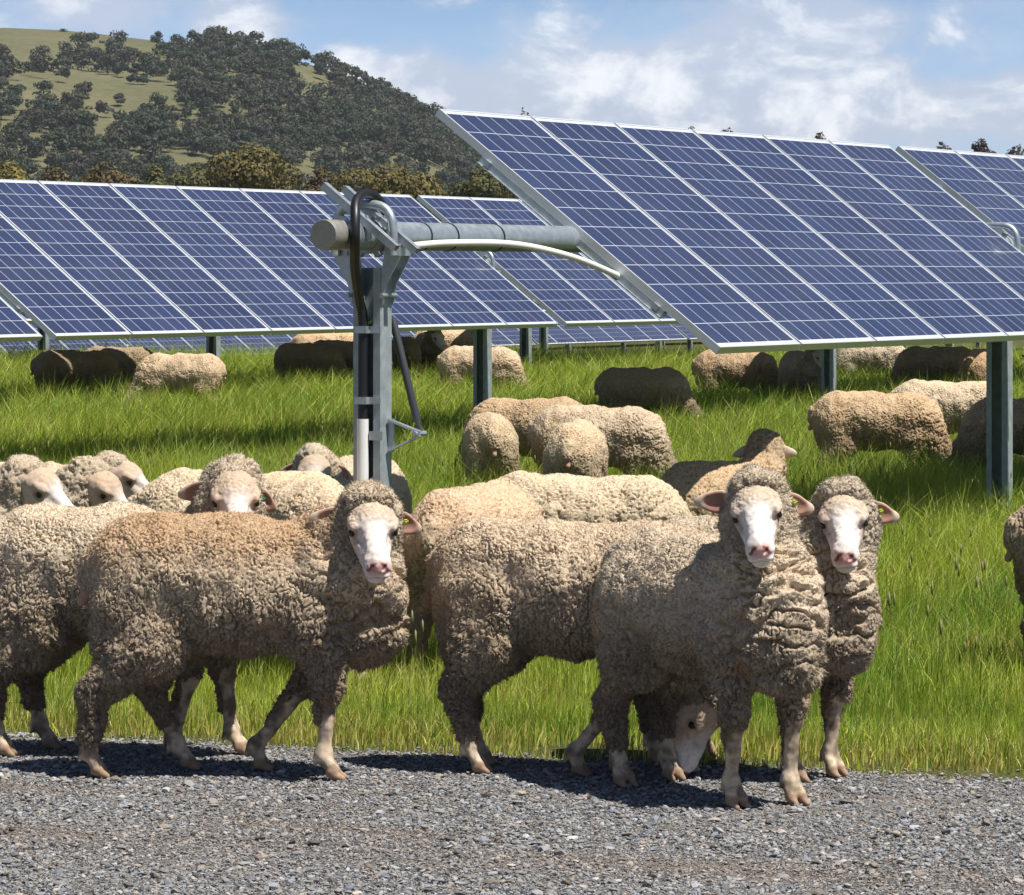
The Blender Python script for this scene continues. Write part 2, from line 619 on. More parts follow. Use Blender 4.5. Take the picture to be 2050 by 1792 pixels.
    dirt_shade = np.clip(.74 * lowd + .22 * fbm(V * 4 + sd + 9, 3) + .25 * low * fbm(V * 18 + sd, 2) + .5 * legz + .22 * headk, 0, 1)
    grime_shade = np.array([.235, .185, .135], np.float32)
    c = t * (1 - dirt_shade[:, None]) + grime_shade * dirt_shade[:, None]
    stain = sstep(.1, .5, fbm(V * 3.1 + sd + 40, 3))[:, None]
    c = c * (1 - .28 * stain) + .28 * stain * np.array([.56, .37, .20], np.float32)
    og = (.55 * roll_gap * sstep(-.2, .3, fbm(V * 7 + sd, 2)))[:, None]
    c = c * (1 - og) + og * np.array([.60, .40, .23], np.float32)
    hg = (.28 * headk)[:, None]
    c = c * (1 - hg) + hg * np.array([.42, .375, .30], np.float32)
    c = np.where((perlin(V * 130 + sd + 5) > .50)[:, None], c * np.array([.62, .52, .36]), c)
    if rust:
        rb = (rust * sstep(.60, .80, z + .06 * big) * (1 - sstep(.2, .4, V[:, 0])))[:, None]
        c = c * (1 - rb) + rb * np.array([.46, .30, .17], np.float32)
    c = c * (1 + .16 * perlin(V * 90 + sd)[:, None])
    polys = [Q]
    nv = len(V2)
    if fuzz:
        ids = rg.integers(0, nv, fuzz * 5)
        ids = ids[V2[ids, 2] > .06]
        nf = len(ids)
        tv = rg.normal(size=(nf, 3)).astype(np.float32)
        cu = np.stack([perlin(V[ids] * 40 + 11), perlin(V[ids] * 40 + 44), perlin(V[ids] * 40 + 77)], 1) * 1.6
        d = Nn[ids] + .35 * tv + cu
        d /= np.linalg.norm(d, axis=1)[:, None]
        side = np.cross(d, rg.normal(size=(nf, 3)))
        side /= np.maximum(np.linalg.norm(side, axis=1), 1e-6)[:, None]
        ln_ = rg.uniform(.005, .012, nf)[:, None] * (1 + .5 * lm[ids][:, None])
        o = V2[ids] - Nn[ids] * .003
        tri = np.stack([o - side * .0012, o + side * .0012, o + d * ln_], 1).reshape(-1, 3)
        V2 = np.concatenate([V2, tri])
        c = np.concatenate([c, np.repeat(c[ids] * rg.uniform(.72, 1.28, (nf, 1)), 3, 0)])
        polys.append(np.arange(nf * 3).reshape(-1, 3) + nv)
    fleece = mesh_np(name + '_fleece', V2, polys, M_WOOL, np.clip(c, 0, 1))

    # ---------- body with head, ears, legs and hooves: one skin
    hb = min(h * .55, .0068)
    f = Field(lo, hi, hb)
    f.ell((0, 0, .61), (.40, .13, .15), k=.04)
    f.cone((.28, 0, .62), hp(-.02, 0, -.03), .10, .06, k=.05)
    def E(a, b, c, r, k, axes=None, sub=False):
        f.ell(hp(a, b, c), np.array(r) * HS, axes or (H, S, U), k=k * HS, sub=sub)
    def K(p, q, ra, rb, k, sub=False):
        f.cone(hp(*p), hp(*q), ra * HS, rb * HS, k=k * HS, sub=sub)
    E(.045, 0, -.016, (.085, .063, .062), .02)
    E(.06, 0, .014, (.05, .046, .034), .02)                                  # forehead
    K((.085, 0, -.022), (.200, 0, -.032), .056, .034, .02)
    K((.08, 0, .006), (.200, 0, -.012), .024, .019, .02)                     # nose bridge
    K((.06, 0, -.060), (.185, 0, -.066), .050, .028, .02)                    # jaw
    E(.213, 0, -.036, (.033, .038, .033), .012)                             # muzzle
    E(.198, 0, -.076, (.031, .028, .019), .006)                             # chin
    for sx in (1, -1):
        E(.082, sx * .051, .008, (.030, .014, .012), .012)                  # brows
        E(.094, sx * .068, -.010, (.018, .010, .012), .010, sub=True)       # eye sockets
        E(.150, sx * .046, -.006, (.040, .012, .012), .02, sub=True)
        E(.243, sx * .0175, -.026, (.011, .0055, .0125), .004, (H, S * .80 - U * .60 * sx, U * .80 + S * .60 * sx), sub=True)  # nostrils
        E(.226, sx * .0165, -.053, (.019, .018, .011), .004)                # lips
        dr = ear_droop[0 if sx > 0 else 1]
        e1 = S * sx * math.cos(R(18 + dr)) - U * math.sin(R(18 + dr)) - H * .16
        e1 /= np.linalg.norm(e1)
        e3 = H * .86 + U * .40
        e3 = e3 - e1 * (e3 @ e1)
        e3 /= np.linalg.norm(e3)
        e2 = np.cross(e3, e1)
        ec = hp(.000, 0, -.010) + e1 * .124
        K((.005, sx * .05, -.012), (0, 0, 0), .018, .018, .01) if False else None
        f.cone(hp(.0, sx * .05, -.012), ec - e1 * .045, .022, .02, k=.015)
        f.ell(ec - e1 * .010, (.053, .037, .0145), (e1, e2, e3), k=.014)
        f.ell(ec + e1 * .020 - e2 * .005, (.052, .026, .0120), (e1, e2, e3), k=.010)
        f.ell(ec + e3 * .013 - e1 * .008, (.053, .0275, .0130), (e1, e2, e3), k=.006, sub=True)
    K((.214, -.034, -.0605), (.214, .034, -.0605), .0034, .0034, .004, sub=True)   # mouth line
    K((.25, 0, -.040), (.243, 0, -.060), .0024, .0020, .003, sub=True)             # lip cleft
    f.cone((-.36, 0, .64), (-.475, 0, .590), .036, .024, k=.02)
    f.cone((-.475, 0, .590), (-.505, 0, .545), .024, .017, k=.02)
    for k, (a, kn, fe, ft) in enumerate(L):
        if k < 2:
            f.cone(a, kn, .042, .031, k=.03)
            f.ell(kn, (.03, .027, .036), k=.02)
            f.cone(kn, fe, .025, .0215, k=.02)
        else:
            f.cone(a + [.02, -.03 * np.sign(a[1]), .03], kn, .045, .030, k=.03)
            f.ell(kn - [.008, 0, 0], (.03, .022, .036), k=.02)
            f.cone(kn, fe, .026, .0225, k=.02)
        f.ell(fe, (.029, .027, .03), k=.02)
        f.cone(fe - [.022, .012, .008], fe - [.026, .014, .026], .008, .006, k=.006)
        f.cone(fe - [.022, -.012, .008], fe - [.026, -.014, .026], .008, .006, k=.006)
        for sy in (1, -1):
            f.cone(fe + [.006, sy * .010, -.01], ft + [.022, sy * .019, -.008], .020, .0175, k=.008)
            f.cone(ft + [.015, sy * .019, -.012], ft + [.052, sy * .021, -.030], .0185, .009, k=.005)
    f.floor(.0)
    V, Q = f.mesh()
    V = smooth_mesh(V, Q, 1)
    V = V + normals(V, Q) * (.0025 * perlin(V * 38 + sd) * (V[:, 2] < .42))[:, None]
    V[:, 2] = np.maximum(V[:, 2], 0)
    # woolly forehead, then colours
    rel = V - P
    fz = sstep(.0, .05, .125 - rel @ H / HS) * sstep(-.03, .01, rel @ U / HS) * (np.abs(rel @ S) < .075 * HS) * (np.linalg.norm(rel, axis=1) < .2)
    V = V + normals(V, Q) * (fz * (.004 + .006 * np.abs(perlin(V * 75))))[:, None]
    fc = sstep(.05, .10, rel @ H / HS) * (np.linalg.norm(rel, axis=1) < .33) * (np.abs(rel @ S) < .07 * HS)
    ah = rel @ H / HS
    wr = np.sin((ah + .010 * perlin(V * 30)) * 2 * math.pi / .0105) * sstep(.12, .14, ah) * (1 - sstep(.18, .20, ah)) * sstep(-.1, .3, perlin(V * 22 + sd))
    V = V + normals(V, Q) * (fc * (.0022 * perlin(V * 55 + sd) + .0013 * wr))[:, None]
    rel = V - P
    a, b, c_ = rel @ H / HS, rel @ S / HS, rel @ U / HS
    nhead = (np.abs(b) < .24) & (a > -.12) & (a < .30) & (c_ > -.14) & (c_ < .12)
    cream = np.array([.70, .60, .50], np.float32)
    C = np.tile(cream, (len(V), 1))
    n3 = fbm(V * 16 + sd, 3)
    leg = V[:, 2] < .5
    low_d = np.maximum(sstep(-.20, .30, n3 + .8 * (V[:, 2] - .15)), .45 * sstep(.05, .4, fbm(V * 34 + sd, 2)))
    Cl = np.array([.58, .46, .33]) * (1 - low_d[:, None]) + np.array([.20, .15, .105]) * low_d[:, None]
    Cl = Cl * (1 + .35 * perlin(V * 45 + sd)[:, None])
    C = np.where((leg & ~nhead)[:, None], Cl, C)
    tl = ((V[:, 0] < -.40) & (V[:, 2] > .40) & (np.abs(V[:, 1]) < .09))[:, None]
    C = np.where(tl, np.array([.44, .27, .20]) * (1 + .3 * n3[:, None]), C)
    hoof = (1 - sstep(.030, .046, V[:, 2] + .01 * n3))[:, None] * (~nhead)[:, None]
    C = C * (1 - hoof) + hoof * np.array([.32, .215, .14]) * (1 + .5 * n3[:, None])
    fore = (sstep(.0, .05, .125 - a + .02 * n3) * sstep(-.03, .01, c_))[:, None]
    pk = rg.uniform(.0, 1.)
    Ch = (np.array([.80, .73, .67]) * (1 - pk) + np.array([.75, .65, .58]) * pk + .05 * n3[:, None]) * (1 - .85 * fore) + .85 * fore * np.array([.47, .36, .24]) * (1 + .35 * perlin(V * 110)[:, None])
    nose = np.clip(sstep(.218, .236, a) * (1 - sstep(-.016, -.006, c_)) * sstep(-.052, -.040, c_) * (1 - sstep(.022, .034, np.abs(b))), 0, 1)[:, None]
    Ch = Ch * (1 - nose) + nose * np.array([.72, .42, .37])
    nos = (sstep(.222, .232, a) * (1 - sstep(.003, .007, np.abs(np.abs(b) - .0185 + (c_ + .026) * .75))) * (1 - sstep(.010, .016, np.abs(c_ + .026))))[:, None]
    Ch = Ch * (1 - .9 * nos) + .9 * nos * np.array([.16, .055, .05])
    lip = (sstep(.19, .20, a) * (1 - sstep(.002, .006, np.abs(c_ + .0605))))[:, None]
    Ch = Ch * (1 - .7 * lip) + .7 * lip * np.array([.30, .15, .13])
    cheek = (sstep(.03, .05, np.abs(b)) * (1 - sstep(.15, .19, a)))[:, None]
    Ch = Ch * (1 - .5 * cheek) + .5 * cheek * np.array([.56, .43, .33])
    eyed = np.sqrt(((a - .094) * .8) ** 2 + ((np.abs(b) - .060) * .9) ** 2 + (c_ + .012) ** 2)
    er = (1 - sstep(.013, .021, eyed))[:, None]
    Ch = Ch * (1 - .6 * er) + .6 * er * np.array([.24, .15, .12])
    ear = sstep(.074, .088, np.abs(b))[:, None]
    Nb = normals(V, Q)
    inner = (sstep(.25, .65, Nb @ (H * .86 + U * .40)))[:, None] * ear * (1 - sstep(.128, .146, np.abs(b)))[:, None]
    Ch = Ch * (1 - ear) + ear * np.array([.62, .49, .38])
    Ch = Ch * (1 - .85 * inner) + .85 * inner * np.array([.29, .135, .095]) * (.75 + .5 * sstep(.08, .13, np.abs(b)))[:, None]
    tear = ((1 - sstep(.002, .006, np.abs((np.abs(b) - .054) + (a - .10) * .42))) * sstep(.098, .106, a) * (1 - sstep(.125, .145, a)) * (c_ > -.04))[:, None]
    Ch = Ch * (1 - .65 * tear) + .65 * tear * np.array([.38, .28, .22])
    tk = (tan * (1 - sstep(.12, .19, a)) * (.7 + .6 * n3) * (1 - inner[:, 0]))[:, None]
    Ch = Ch * (1 - tk) + tk * np.array([.46, .30, .18])
    spk = (sstep(.15, .5, perlin(V * 60 + sd)) * sstep(.1, .2, 1 - a))[:, None]
    Ch = Ch * (1 + .14 * n3[:, None]) * (1 - .16 * spk)
    C = np.where(nhead[:, None], Ch, C)
    body = mesh_np(name + '_body', V, [Q], M_SKIN, np.clip(C, 0, 1))
    return dict(fleece=fleece, body=body, eyes=[hp(.0935, sx * .0555, -.0095) for sx in (1, -1)], eye_n=[S, -S],
                tag=hp(.005, 0, -.02) + (S * math.cos(R(18 + ear_droop[0])) - U * math.sin(R(18 + ear_droop[0])) - H * .16) * .128 + H * .014 + U * .028, frame=(H, S, U))


def uv_ball(r, n=10):
    mb = MB()
    vs, fs = [], []
    for i in range(n + 1):
        t = math.pi * i / n
        for j in range(n):
            p = 2 * math.pi * j / n
            vs.append((r * math.sin(t) * math.cos(p), r * math.sin(t) * math.sin(p), r * math.cos(t)))
    for i in range(n):
        for j in range(n):
            fs.append((i * n + j, (i + 1) * n + j, (i + 1) * n + (j + 1) % n, i * n + (j + 1) % n))
    mb.add(vs, fs)
    return mb.mesh('eye', M_EYE, smooth=True)


EYE = uv_ball(.0132)
FLOCK = {}


def tag_mesh(m):
    mb = MB()
    mb.box((0, 0, 0), (.005, .017, .014))
    mb.box((0, 0, .009), (.0045, .009, .006))
    mb.tube([(-.008, 0, .004), (.008, 0, .004)], .004, 8)
    return mb.mesh('ear_tag', m)


TAG_Y, TAG_G = tag_mesh(M_TAG), tag_mesh(M_TAGG)


def put_sheep(key, label, x, y, yaw, scale=1., tint=(1, 1, 1), group=None, eartag=None, eyes=True, z=None):
    m = FLOCK[key]
    r = bpy.data.objects.new('sheep', None)
    COL.objects.link(r)
    r.empty_display_size = .2
    r.location = (x, y, gzf(x, y) if z is None else z)
    r.rotation_euler = (0, 0, R(yaw))
    r.scale = (scale,) * 3
    tag(r, label, 'sheep', group or 'sheep of the flock')
    fl = link('fleece', m['fleece'], r)
    fl.color = (*tint, 1)  # wool tone; dark tints also paint panel shade into the fleece
    link('body', m['body'], r)
    if eyes:
        for e in m['eyes']:
            link('eye', EYE, r, Matrix.Translation(Vector(e)))
    if eartag:
        H, S, U = m['frame']
        M = Matrix((H, S, U)).transposed().to_4x4()
        M.translation = Vector(m['tag'])
        link('ear_tag', TAG_Y if eartag == 'y' else TAG_G, r, M)
    return r


exec_sheep = 'nosheep' not in DEV
if exec_sheep:
    HN = .0061 if 'lo' not in DEV else .02
    def SM(key, *a, **k):
        k.setdefault('h', HN)
        FLOCK[key] = sheep_meshes(key, *a, **k)
    SM('B', (.43, -.10, .845), -76, 29, legs=(-.24, .02, .16, -.09), seed=11, rust=.75, fuzz=22000, ear_droop=(6, -4))
    SM('E', (.31, -.04, .965), -34, 27, roll=7, folds=.8, legs=(.04, .0, .0, .04), seed=12, fuzz=22000, ear_droop=(4, -14), tone=(.60, .495, .365))
    SM('F', (.40, .03, .905), -44, 28, roll=3, legs=(.0, .02, .0, 0), seed=13, fuzz=18000, ear_droop=(2, 0), tone=(.56, .465, .345))
    SM('D', (.46, -.05, .285), -4, 100, legs=(.06, -.25, 0, .05), tan=.7, seed=14, fuzz=22000)
    SM('A', (.44, -.15, .925), -70, 32, legs=(.1, -.05, .06, -.02), cap=.80, tan=0.35, seed=15, fuzz=20000, ear_droop=(22, 4), tone=(.63, .52, .38))
    SM('I', (.43, .02, .825), 22, 28, cap=.80, tan=0.35, seed=16, h=.013, fuzz=8000, ear_droop=(8, 6), tone=(.60, .50, .36))
    SM('J', (.52, .0, .800), -20, 30, cap=.80, tan=0.25, seed=17, h=.013, fuzz=8000, ear_droop=(40, 40))
    SM('K', (.50, -.06, .920), -24, 32, cap=.80, tan=0.3, seed=18, h=.013, fuzz=9000, ear_droop=(50, 50))
    SM('L', (.56, -.02, .850), -22, 40, cap=.80, tan=0.5, seed=19, h=.013, fuzz=8000, ear_droop=(50, 50), tone=(.58, .47, .33))
    SM('S', (.48, .05, .89), 26, 28, seed=20, h=.014, fuzz=8000)
    SM('G1', (.60, .02, .24), 5, 68, seed=21, h=.0105, fuzz=9000, legs=(.05, -.05, .05, -.05), folds=.3)
    SM('G2', (.57, -.10, .26), -25, 70, seed=22, h=.0105, fuzz=9000, folds=.3, legs=(-.05, .06, -.06, .05), tone=(.63, .52, .38))
    SM('G3', (.58, .12, .30), 30, 60, folds=.3, seed=23, h=.0105, fuzz=9000, tone=(.60, .48, .34))

    put_sheep('B', 'big brown-backed sheep in side view on the gravel, white face turned to the camera', -.875, 12.18, -5, 1.01, eartag='y', z=0)
    put_sheep('E', 'nearest sheep, seen from the front with pinkish nose, standing furthest out on the gravel', .60, 11.70, -57, .97, eartag='y', z=0)
    put_sheep('F', 'sheep looking past the nearest sheep, furthest right of those on the gravel', .775, 12.28, -50, .97, eartag='y', z=0)
    put_sheep('D', 'sheep grazing with its head under the belly of the nearest sheep', .20, 12.24, -16, .98, z=0)
    put_sheep('A', 'cream sheep half behind the brown-backed one, with a green tag in its drooping ear', -1.31, 12.68, -12, eartag='g', z=0)
    put_sheep('L', 'sheep whose tan forehead shows between two other faces above the cream back on the left', -2.36, 16.4, 0)
    put_sheep('K', 'sheep in three-quarter view with a white nose, at the left border of the picture', -2.40, 15.2, -6)
    put_sheep('J', 'sheep with its face in profile against the grass, furthest back of the left trio', -2.40, 18.0, 8)
    put_sheep('I', 'sheep with its face to the camera behind the bare end post, left side', -.80, 18.6, -112)
    put_sheep('G1', 'cream sheep with only its rounded back showing left of the end post foot', -.90, 15.95, 112, 1.04, (1.06, 1.05, 1.02))
    put_sheep('G2', 'long pale sheep behind the tagged sheep, its back level in the sun', -1.20, 17.0, 6, 1.02, (1.04, 1.04, 1.0))
    put_sheep('G3', 'pinkish tan sheep with its rump to the right of the end post foot', -.15, 16.05, 68, 1.0, (1.06, .98, .94))
    put_sheep('G2', 'pale sheep with a long level back, seen between the brown-backed and the nearest sheep', .30, 17.0, -6, 1.0, (1.05, 1.04, 1.0))
    put_sheep('G1', 'sheep seen from behind with a tail stub, left one of the two rumps', -.15, 26.05, 94, .93, (.98, .96, .9))
    put_sheep('G3', 'sheep seen from behind, right one of the two rumps, pink under its tail', .42, 24.55, 82, .93, (1.1, 1.08, 1.06))
    put_sheep('G1', 'broad sheep sideways behind the right one of the two rumps', .60, 26.6, -14, .97)
    put_sheep('G2', 'tan sheep whose back shows just above the two rumps', .14, 28.3, 165, .97, (.86, .76, .66))
    put_sheep('S', 'sheep facing away with lifted head, a panel shadow across its rump', 1.08, 19.50, 50, .93, (.92, .84, .74))
    put_sheep('G1', 'tan sheep grazing in sunlight left of the thick right-hand post', 2.78, 29.0, -6, 1.0, (.98, .9, .8))
    put_sheep('G2', 'pale crinkled sheep grazing behind the tan sunlit one', 3.66, 32.0, -4, 1.0, (1.04, 1.03, 1.0))
    put_sheep('G2', 'grazing sheep that shows on both sides of the thick right-hand post', 3.86, 28.6, 196, .97, (.8, .75, .7))
    put_sheep('G3', 'sheep grazing alone in the panel shade in the middle of the field', 1.32, 38.50, -8, .94, (.8, .76, .72))  # tint lowered to put the panel shade into its wool colour
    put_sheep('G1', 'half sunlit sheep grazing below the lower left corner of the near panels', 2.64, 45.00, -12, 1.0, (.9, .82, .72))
    put_sheep('I', 'dark-faced sheep looking at the camera beside a slim post under the near panels', 3.38, 44.2, -75, 1.0, (.7, .66, .62))  # fleece tinted dark for the shade under the panels
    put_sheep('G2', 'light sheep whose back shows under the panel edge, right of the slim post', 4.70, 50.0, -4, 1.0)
    put_sheep('G3', 'dark shaded sheep right of the light one, under the near panels', 5.25, 47.0, 178, 1.0, (.72, .68, .62))  # dark tint is painted shade, not darker wool
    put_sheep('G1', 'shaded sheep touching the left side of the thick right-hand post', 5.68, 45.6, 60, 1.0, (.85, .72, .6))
    put_sheep('G1', 'big grey woolly sheep cut off by the right border of the picture', 2.56, 15.8, 5, 1.0, (.85, .82, .78))
    far = 'far sheep grazing under the panel rows'  # dark tints in this group are panel shade painted into the wool
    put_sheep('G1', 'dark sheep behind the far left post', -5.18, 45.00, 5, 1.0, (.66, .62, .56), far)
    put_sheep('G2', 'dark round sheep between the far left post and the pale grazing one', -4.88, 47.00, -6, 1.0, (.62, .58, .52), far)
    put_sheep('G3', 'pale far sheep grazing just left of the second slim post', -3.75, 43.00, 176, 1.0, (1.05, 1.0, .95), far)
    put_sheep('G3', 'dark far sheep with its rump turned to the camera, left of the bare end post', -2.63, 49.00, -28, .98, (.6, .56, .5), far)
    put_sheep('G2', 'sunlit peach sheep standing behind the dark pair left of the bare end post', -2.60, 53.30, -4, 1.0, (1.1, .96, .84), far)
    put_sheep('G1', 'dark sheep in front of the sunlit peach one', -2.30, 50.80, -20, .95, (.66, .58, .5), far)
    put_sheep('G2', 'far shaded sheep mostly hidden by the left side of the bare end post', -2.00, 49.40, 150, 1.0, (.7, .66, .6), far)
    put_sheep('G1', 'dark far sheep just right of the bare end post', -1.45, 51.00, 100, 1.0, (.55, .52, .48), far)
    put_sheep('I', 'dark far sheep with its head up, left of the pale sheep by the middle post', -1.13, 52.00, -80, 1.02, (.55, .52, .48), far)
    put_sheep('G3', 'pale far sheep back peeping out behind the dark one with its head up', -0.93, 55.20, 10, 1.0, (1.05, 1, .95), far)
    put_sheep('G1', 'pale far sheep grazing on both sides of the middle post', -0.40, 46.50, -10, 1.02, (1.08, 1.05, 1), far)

# ------------------------------------------------------------------ solar trackers
TH, TILT, MP, ML, MW, BAY = R(62.35), R(37.4), 1.012, 1.97, .992, 8.25
TUBE_R = .066


def module_meshes():
    mb = MB()
    fw, fd = .011, .042
    for sx in (-1, 1):
        mb.box((sx * (MW / 2 - fw / 2), 0, -fd / 2), (fw, ML, fd))
        mb.box((0, sx * (ML / 2 - fw / 2), -fd / 2), (MW - 2 * fw, fw, fd))
        mb.box((sx * (MW / 2 - .016), 0, -fd + .001), (.030, ML - .003, .002))
        mb.box((0, sx * (ML / 2 - .016), -fd + .0012), (MW - .07, .030, .002))
    fr = mb.mesh('solar_panel', M_ALU)
    g = MB()
    g.box((0, 0, -.0055), (MW - 2 * fw, ML - 2 * fw, .005), m=0)
    for f in range(6):
        pass
    gl = g.mesh('cell_glass', [M_CELL, M_BACK])
    for p in gl.polygons:
        p.material_index = 0 if p.normal.z > .5 else 1
    jb = MB()
    jb.box((0, ML / 2 - .16, -.020), (.11, .10, .022))
    return fr, gl, jb.mesh('junction_box', M_BLACK)


MOD_F, MOD_G, MOD_J = module_meshes()
PT = Matrix.Rotation(TILT, 4, 'X')
OFF = .066


def post_mesh(ht):
    """Lipped channel post, opening towards -x (row end)."""
    mb = MB()
    w, d, t, lip = .140, .105, .006, .030
    z0, z1 = -.3, ht - .145
    c, hh = (z0 + z1) / 2, z1 - z0
    mb.box((d / 2 - t / 2, 0, c), (t, w - 2 * t, hh))
    for s in (-1, 1):
        mb.box((0, s * (w / 2 - t / 2), c), (d, t, hh))
        mb.box((-d / 2 + t / 2, s * (w / 2 - t - lip / 2), c), (t, lip, hh))
    return mb.mesh('post', M_GALV2)


def bearing_mesh():
    """Wing brackets, bearing ring and hold-down hoop round the tube; origin on the tube axis."""
    mb = MB()
    for s in (-1, 1):
        out = [(.0755, -.31), (.085, -.31), (.10, -.22), (.17, -.10), (.17, -.04), (.10, -.04), (.0765, -.15)]
        for xx in (-.050, .040):
            mb.prism([(s * p, q) for p, q in out], ((xx, 0, 0), (0, 1, 0), (0, 0, 1)), (.006, 0, 0))
        mb.bar((0, s * .085, -.40), (0, s * .103, -.262), .10, .006, up=(1, 0, 0)) if False else None
        mb.box((-.005, s * .134, -.066), (.11, .072, .05))
        mb.tube([(-.075, s * .088, -.27), (.06, s * .088, -.27)], .010, 8)
    hoop = []
    for k in range(25):
        a = math.pi * k / 24
        ca, sa = math.cos(a), math.sin(a)
        hoop.append((-.075, .150 * math.copysign(abs(ca) ** .62, ca), -.02 + .160 * sa ** .62))
    hoop = [(-.075, .150, -.09)] + hoop + [(-.075, -.150, -.09)]
    mb.tube(hoop, .0215, 10)
    return mb.mesh('bearing_bracket', M_GALV, smooth=True)


def ring_mesh():
    mb = MB()
    n = 24
    for (x0, x1, r) in ((-.05, -.01, TUBE_R + .016), (.03, .06, TUBE_R + .012)):
        mb.tube([(x0, 0, 0), (x1, 0, 0)], r, n)
    for k in range(6):
        a = 2 * math.pi * k / 6
        mb.box((-.03, (TUBE_R + .025) * math.cos(a), (TUBE_R + .025) * math.sin(a)), (.03, .03, .03), Matrix.Rotation(a, 3, 'X'))
    return mb.mesh('bearing_ring', M_GALV2)


def rail_mesh(L):
    mb = MB()
    mb.box((0, 0, -.002), (.050, L, .004))
    mb.box((-.023, 0, -.020), (.004, L, .032))
    mb.box((.023, 0, -.020), (.004, L, .032))
    mb.box((-.032, 0, -.038), (.018, L, .004))
    mb.box((.032, 0, -.038), (.018, L, .004))
    for q in (-L / 2 + .05, L / 2 - .05):
        mb.box((0, q, -.012), (.075, .035, .030))
    return mb.mesh('mounting_rail', M_GALV)


RAIL = rail_mesh(1.28)
BEAR, RING = bearing_mesh(), ring_mesh()


def tracker(label, ox, oy, tube_z, posts, mods, tube, ground, group='rows of solar panels on single-axis trackers', detail=True):
    root = bpy.data.objects.new('solar_tracker', None)
    COL.objects.link(root)
    root.location = (ox, oy, 0)
    root.rotation_euler = (0, 0, TH)
    tag(root, label, 'solar panel row', group)
    mb = MB()
    segs = max(2, int((tube[1] - tube[0]) / 4))
    mb.tube([(tube[0] + (tube[1] - tube[0]) * k / segs, 0, tube_z) for k in range(segs + 1)], TUBE_R, 20)
    mb.build('torque_tube', M_GALV, root, smooth=True)
    pm = post_mesh(tube_z - ground)
    for t in posts:
        link('post', pm, root, Matrix.Translation((t, 0, ground)))
        link('bearing_bracket', BEAR, root, Matrix.Translation((t, 0, tube_z)))
        link('bearing_ring', RING, root, Matrix.Translation((t, 0, tube_z)))
    for t in mods:
        M = Matrix.Translation((t + MP / 2, 0, tube_z)) @ PT @ Matrix.Translation((0, 0, .085))
        p = link('solar_panel', MOD_F, root, M)
        link('cell_glass', MOD_G, p)
        if detail: link('junction_box', MOD_J, p)
    if detail:
        ms = sorted(mods)
        edges = []
        for t in ms:
            if not edges or abs(edges[-1] - t) > .1: edges.append(t)
            edges.append(t + MP)
        for k, t in enumerate(edges):
            tt = t
            if not any(abs(q + MP - t) < .01 for q in ms): tt = t + .033
            elif not any(abs(q - t) < .01 for q in ms): tt = t - .033
            link('mounting_rail', RAIL, root, Matrix.Translation((tt, 0, tube_z)) @ PT @ Matrix.Translation((0, 0, .0425)))
    return root


def bays(t0, js, skip=()):
    out = []
    for j in js:
        for i in range(8):
            if (j, i) not in skip: out.append(t0 + .077 + BAY * j + MP * i)
    return out


DZ = .085 * math.cos(TILT)
SH = .085 * math.sin(TILT)       # module plane sits off the tube: shift the tube back along -n
nX, nY = math.sin(TH), -math.cos(TH)
g0 = -.12
z1 = 1.845 - DZ
r1 = tracker('nearest row of tilted solar panels, ending in a bare tube with black conduit', .319 - nX * SH, 18.9 - nY * SH, z1,
             [-1.95, 6.15, 14.4], bays(-2.06 - .04, (0, 1), {(0, 0), (0, 1)}), (-2.31, 14.9), g0)
z2 = 1.752 - DZ
r2 = tracker('long row of blue solar panels behind the bare end post, reaching the left border', -4.02 - nX * SH, 28.07 - nY * SH, z2,
             [-8.33, -.08, 8.17, 16.42, 24.67, 32.9, 41.2], bays(-.077, (-1, 0, 1, 2, 3, 4)), (-8.8, 41.6), g0)
for k, (n, t0, j0, j1, dz, ttl) in enumerate([
        (3, 16.3 - BAY * 2, 0, 6, 0, 'row of solar panels hidden behind the long row, its posts standing in the far grass'),
        (4, 24.4 - BAY * 2, 0, 7, 0, 'second row of solar panels behind the long row, with a post at the far left'),
        (5, 30.0, 0, 9, -1.1, 'first low row of panels showing as a strip under the long row'),
        (6, 41.0, 0, 9, -1.12, 'second low row of panels in the strip under the long row'),
        (7, 53.0, 0, 10, -1.2, 'third low row of panels in the strip under the long row'),
        (8, 65.0, 0, 10, -1.25, 'furthest low row of panels beyond the grass crest')]):
    ox, oy = -4.02 - 7.18 * (n - 2), 28.07 + 3.76 * (n - 2)
    tracker(ttl, ox, oy, 1.70 - DZ + dz, [t0 + BAY * j for j in range(j0, j1 + 1)], bays(t0, range(j0, j1)), (t0 - .4, t0 + BAY * j1 + .4), g0 + dz, detail=False)

# bare end of the nearest row: local frame x along the row, y away from the panel's low side
T0 = -2.06


def lp(t, q, z):
    return Vector((t, q, z))


cap = MB()
cap.tube([(-2.50, 0, z1), (-2.495, 0, z1), (-2.38, 0, z1), (-2.375, 0, z1)], [TUBE_R + .000, TUBE_R + .0025, TUBE_R + .0025, TUBE_R + .001], 32)
cap.build('end_cap', M_CAP, r1, smooth=True, mat=Matrix.Translation((.11, 0, 0)))
rl = MB()
rl.box((0, 0, -.002), (.036, .47, .004)); rl.box((-.016, 0, -.018), (.004, .47, .032)); rl.box((.016, 0, -.018), (.004, .47, .032))
rm = rl.mesh('bare_rail', M_GALV)
for tt, q in ((-2.24, 0.02), (-2.08, .0)):
    link('bare_rail', rm, r1, Matrix.Translation((tt + .11, 0, z1)) @ PT @ Matrix.Translation((0, q, TUBE_R + .040)))
cl = MB()
for tt in (-2.24, -2.08):
    for s in (-1, 1):
        cl.bar((tt, s * .075, z1 - .02), (tt, s * .05, z1 + .085), .05, .008, up=(1, 0, 0))
    cl.tube([(tt - .025, 0, z1), (tt + .025, 0, z1)], TUBE_R + .007, 20)
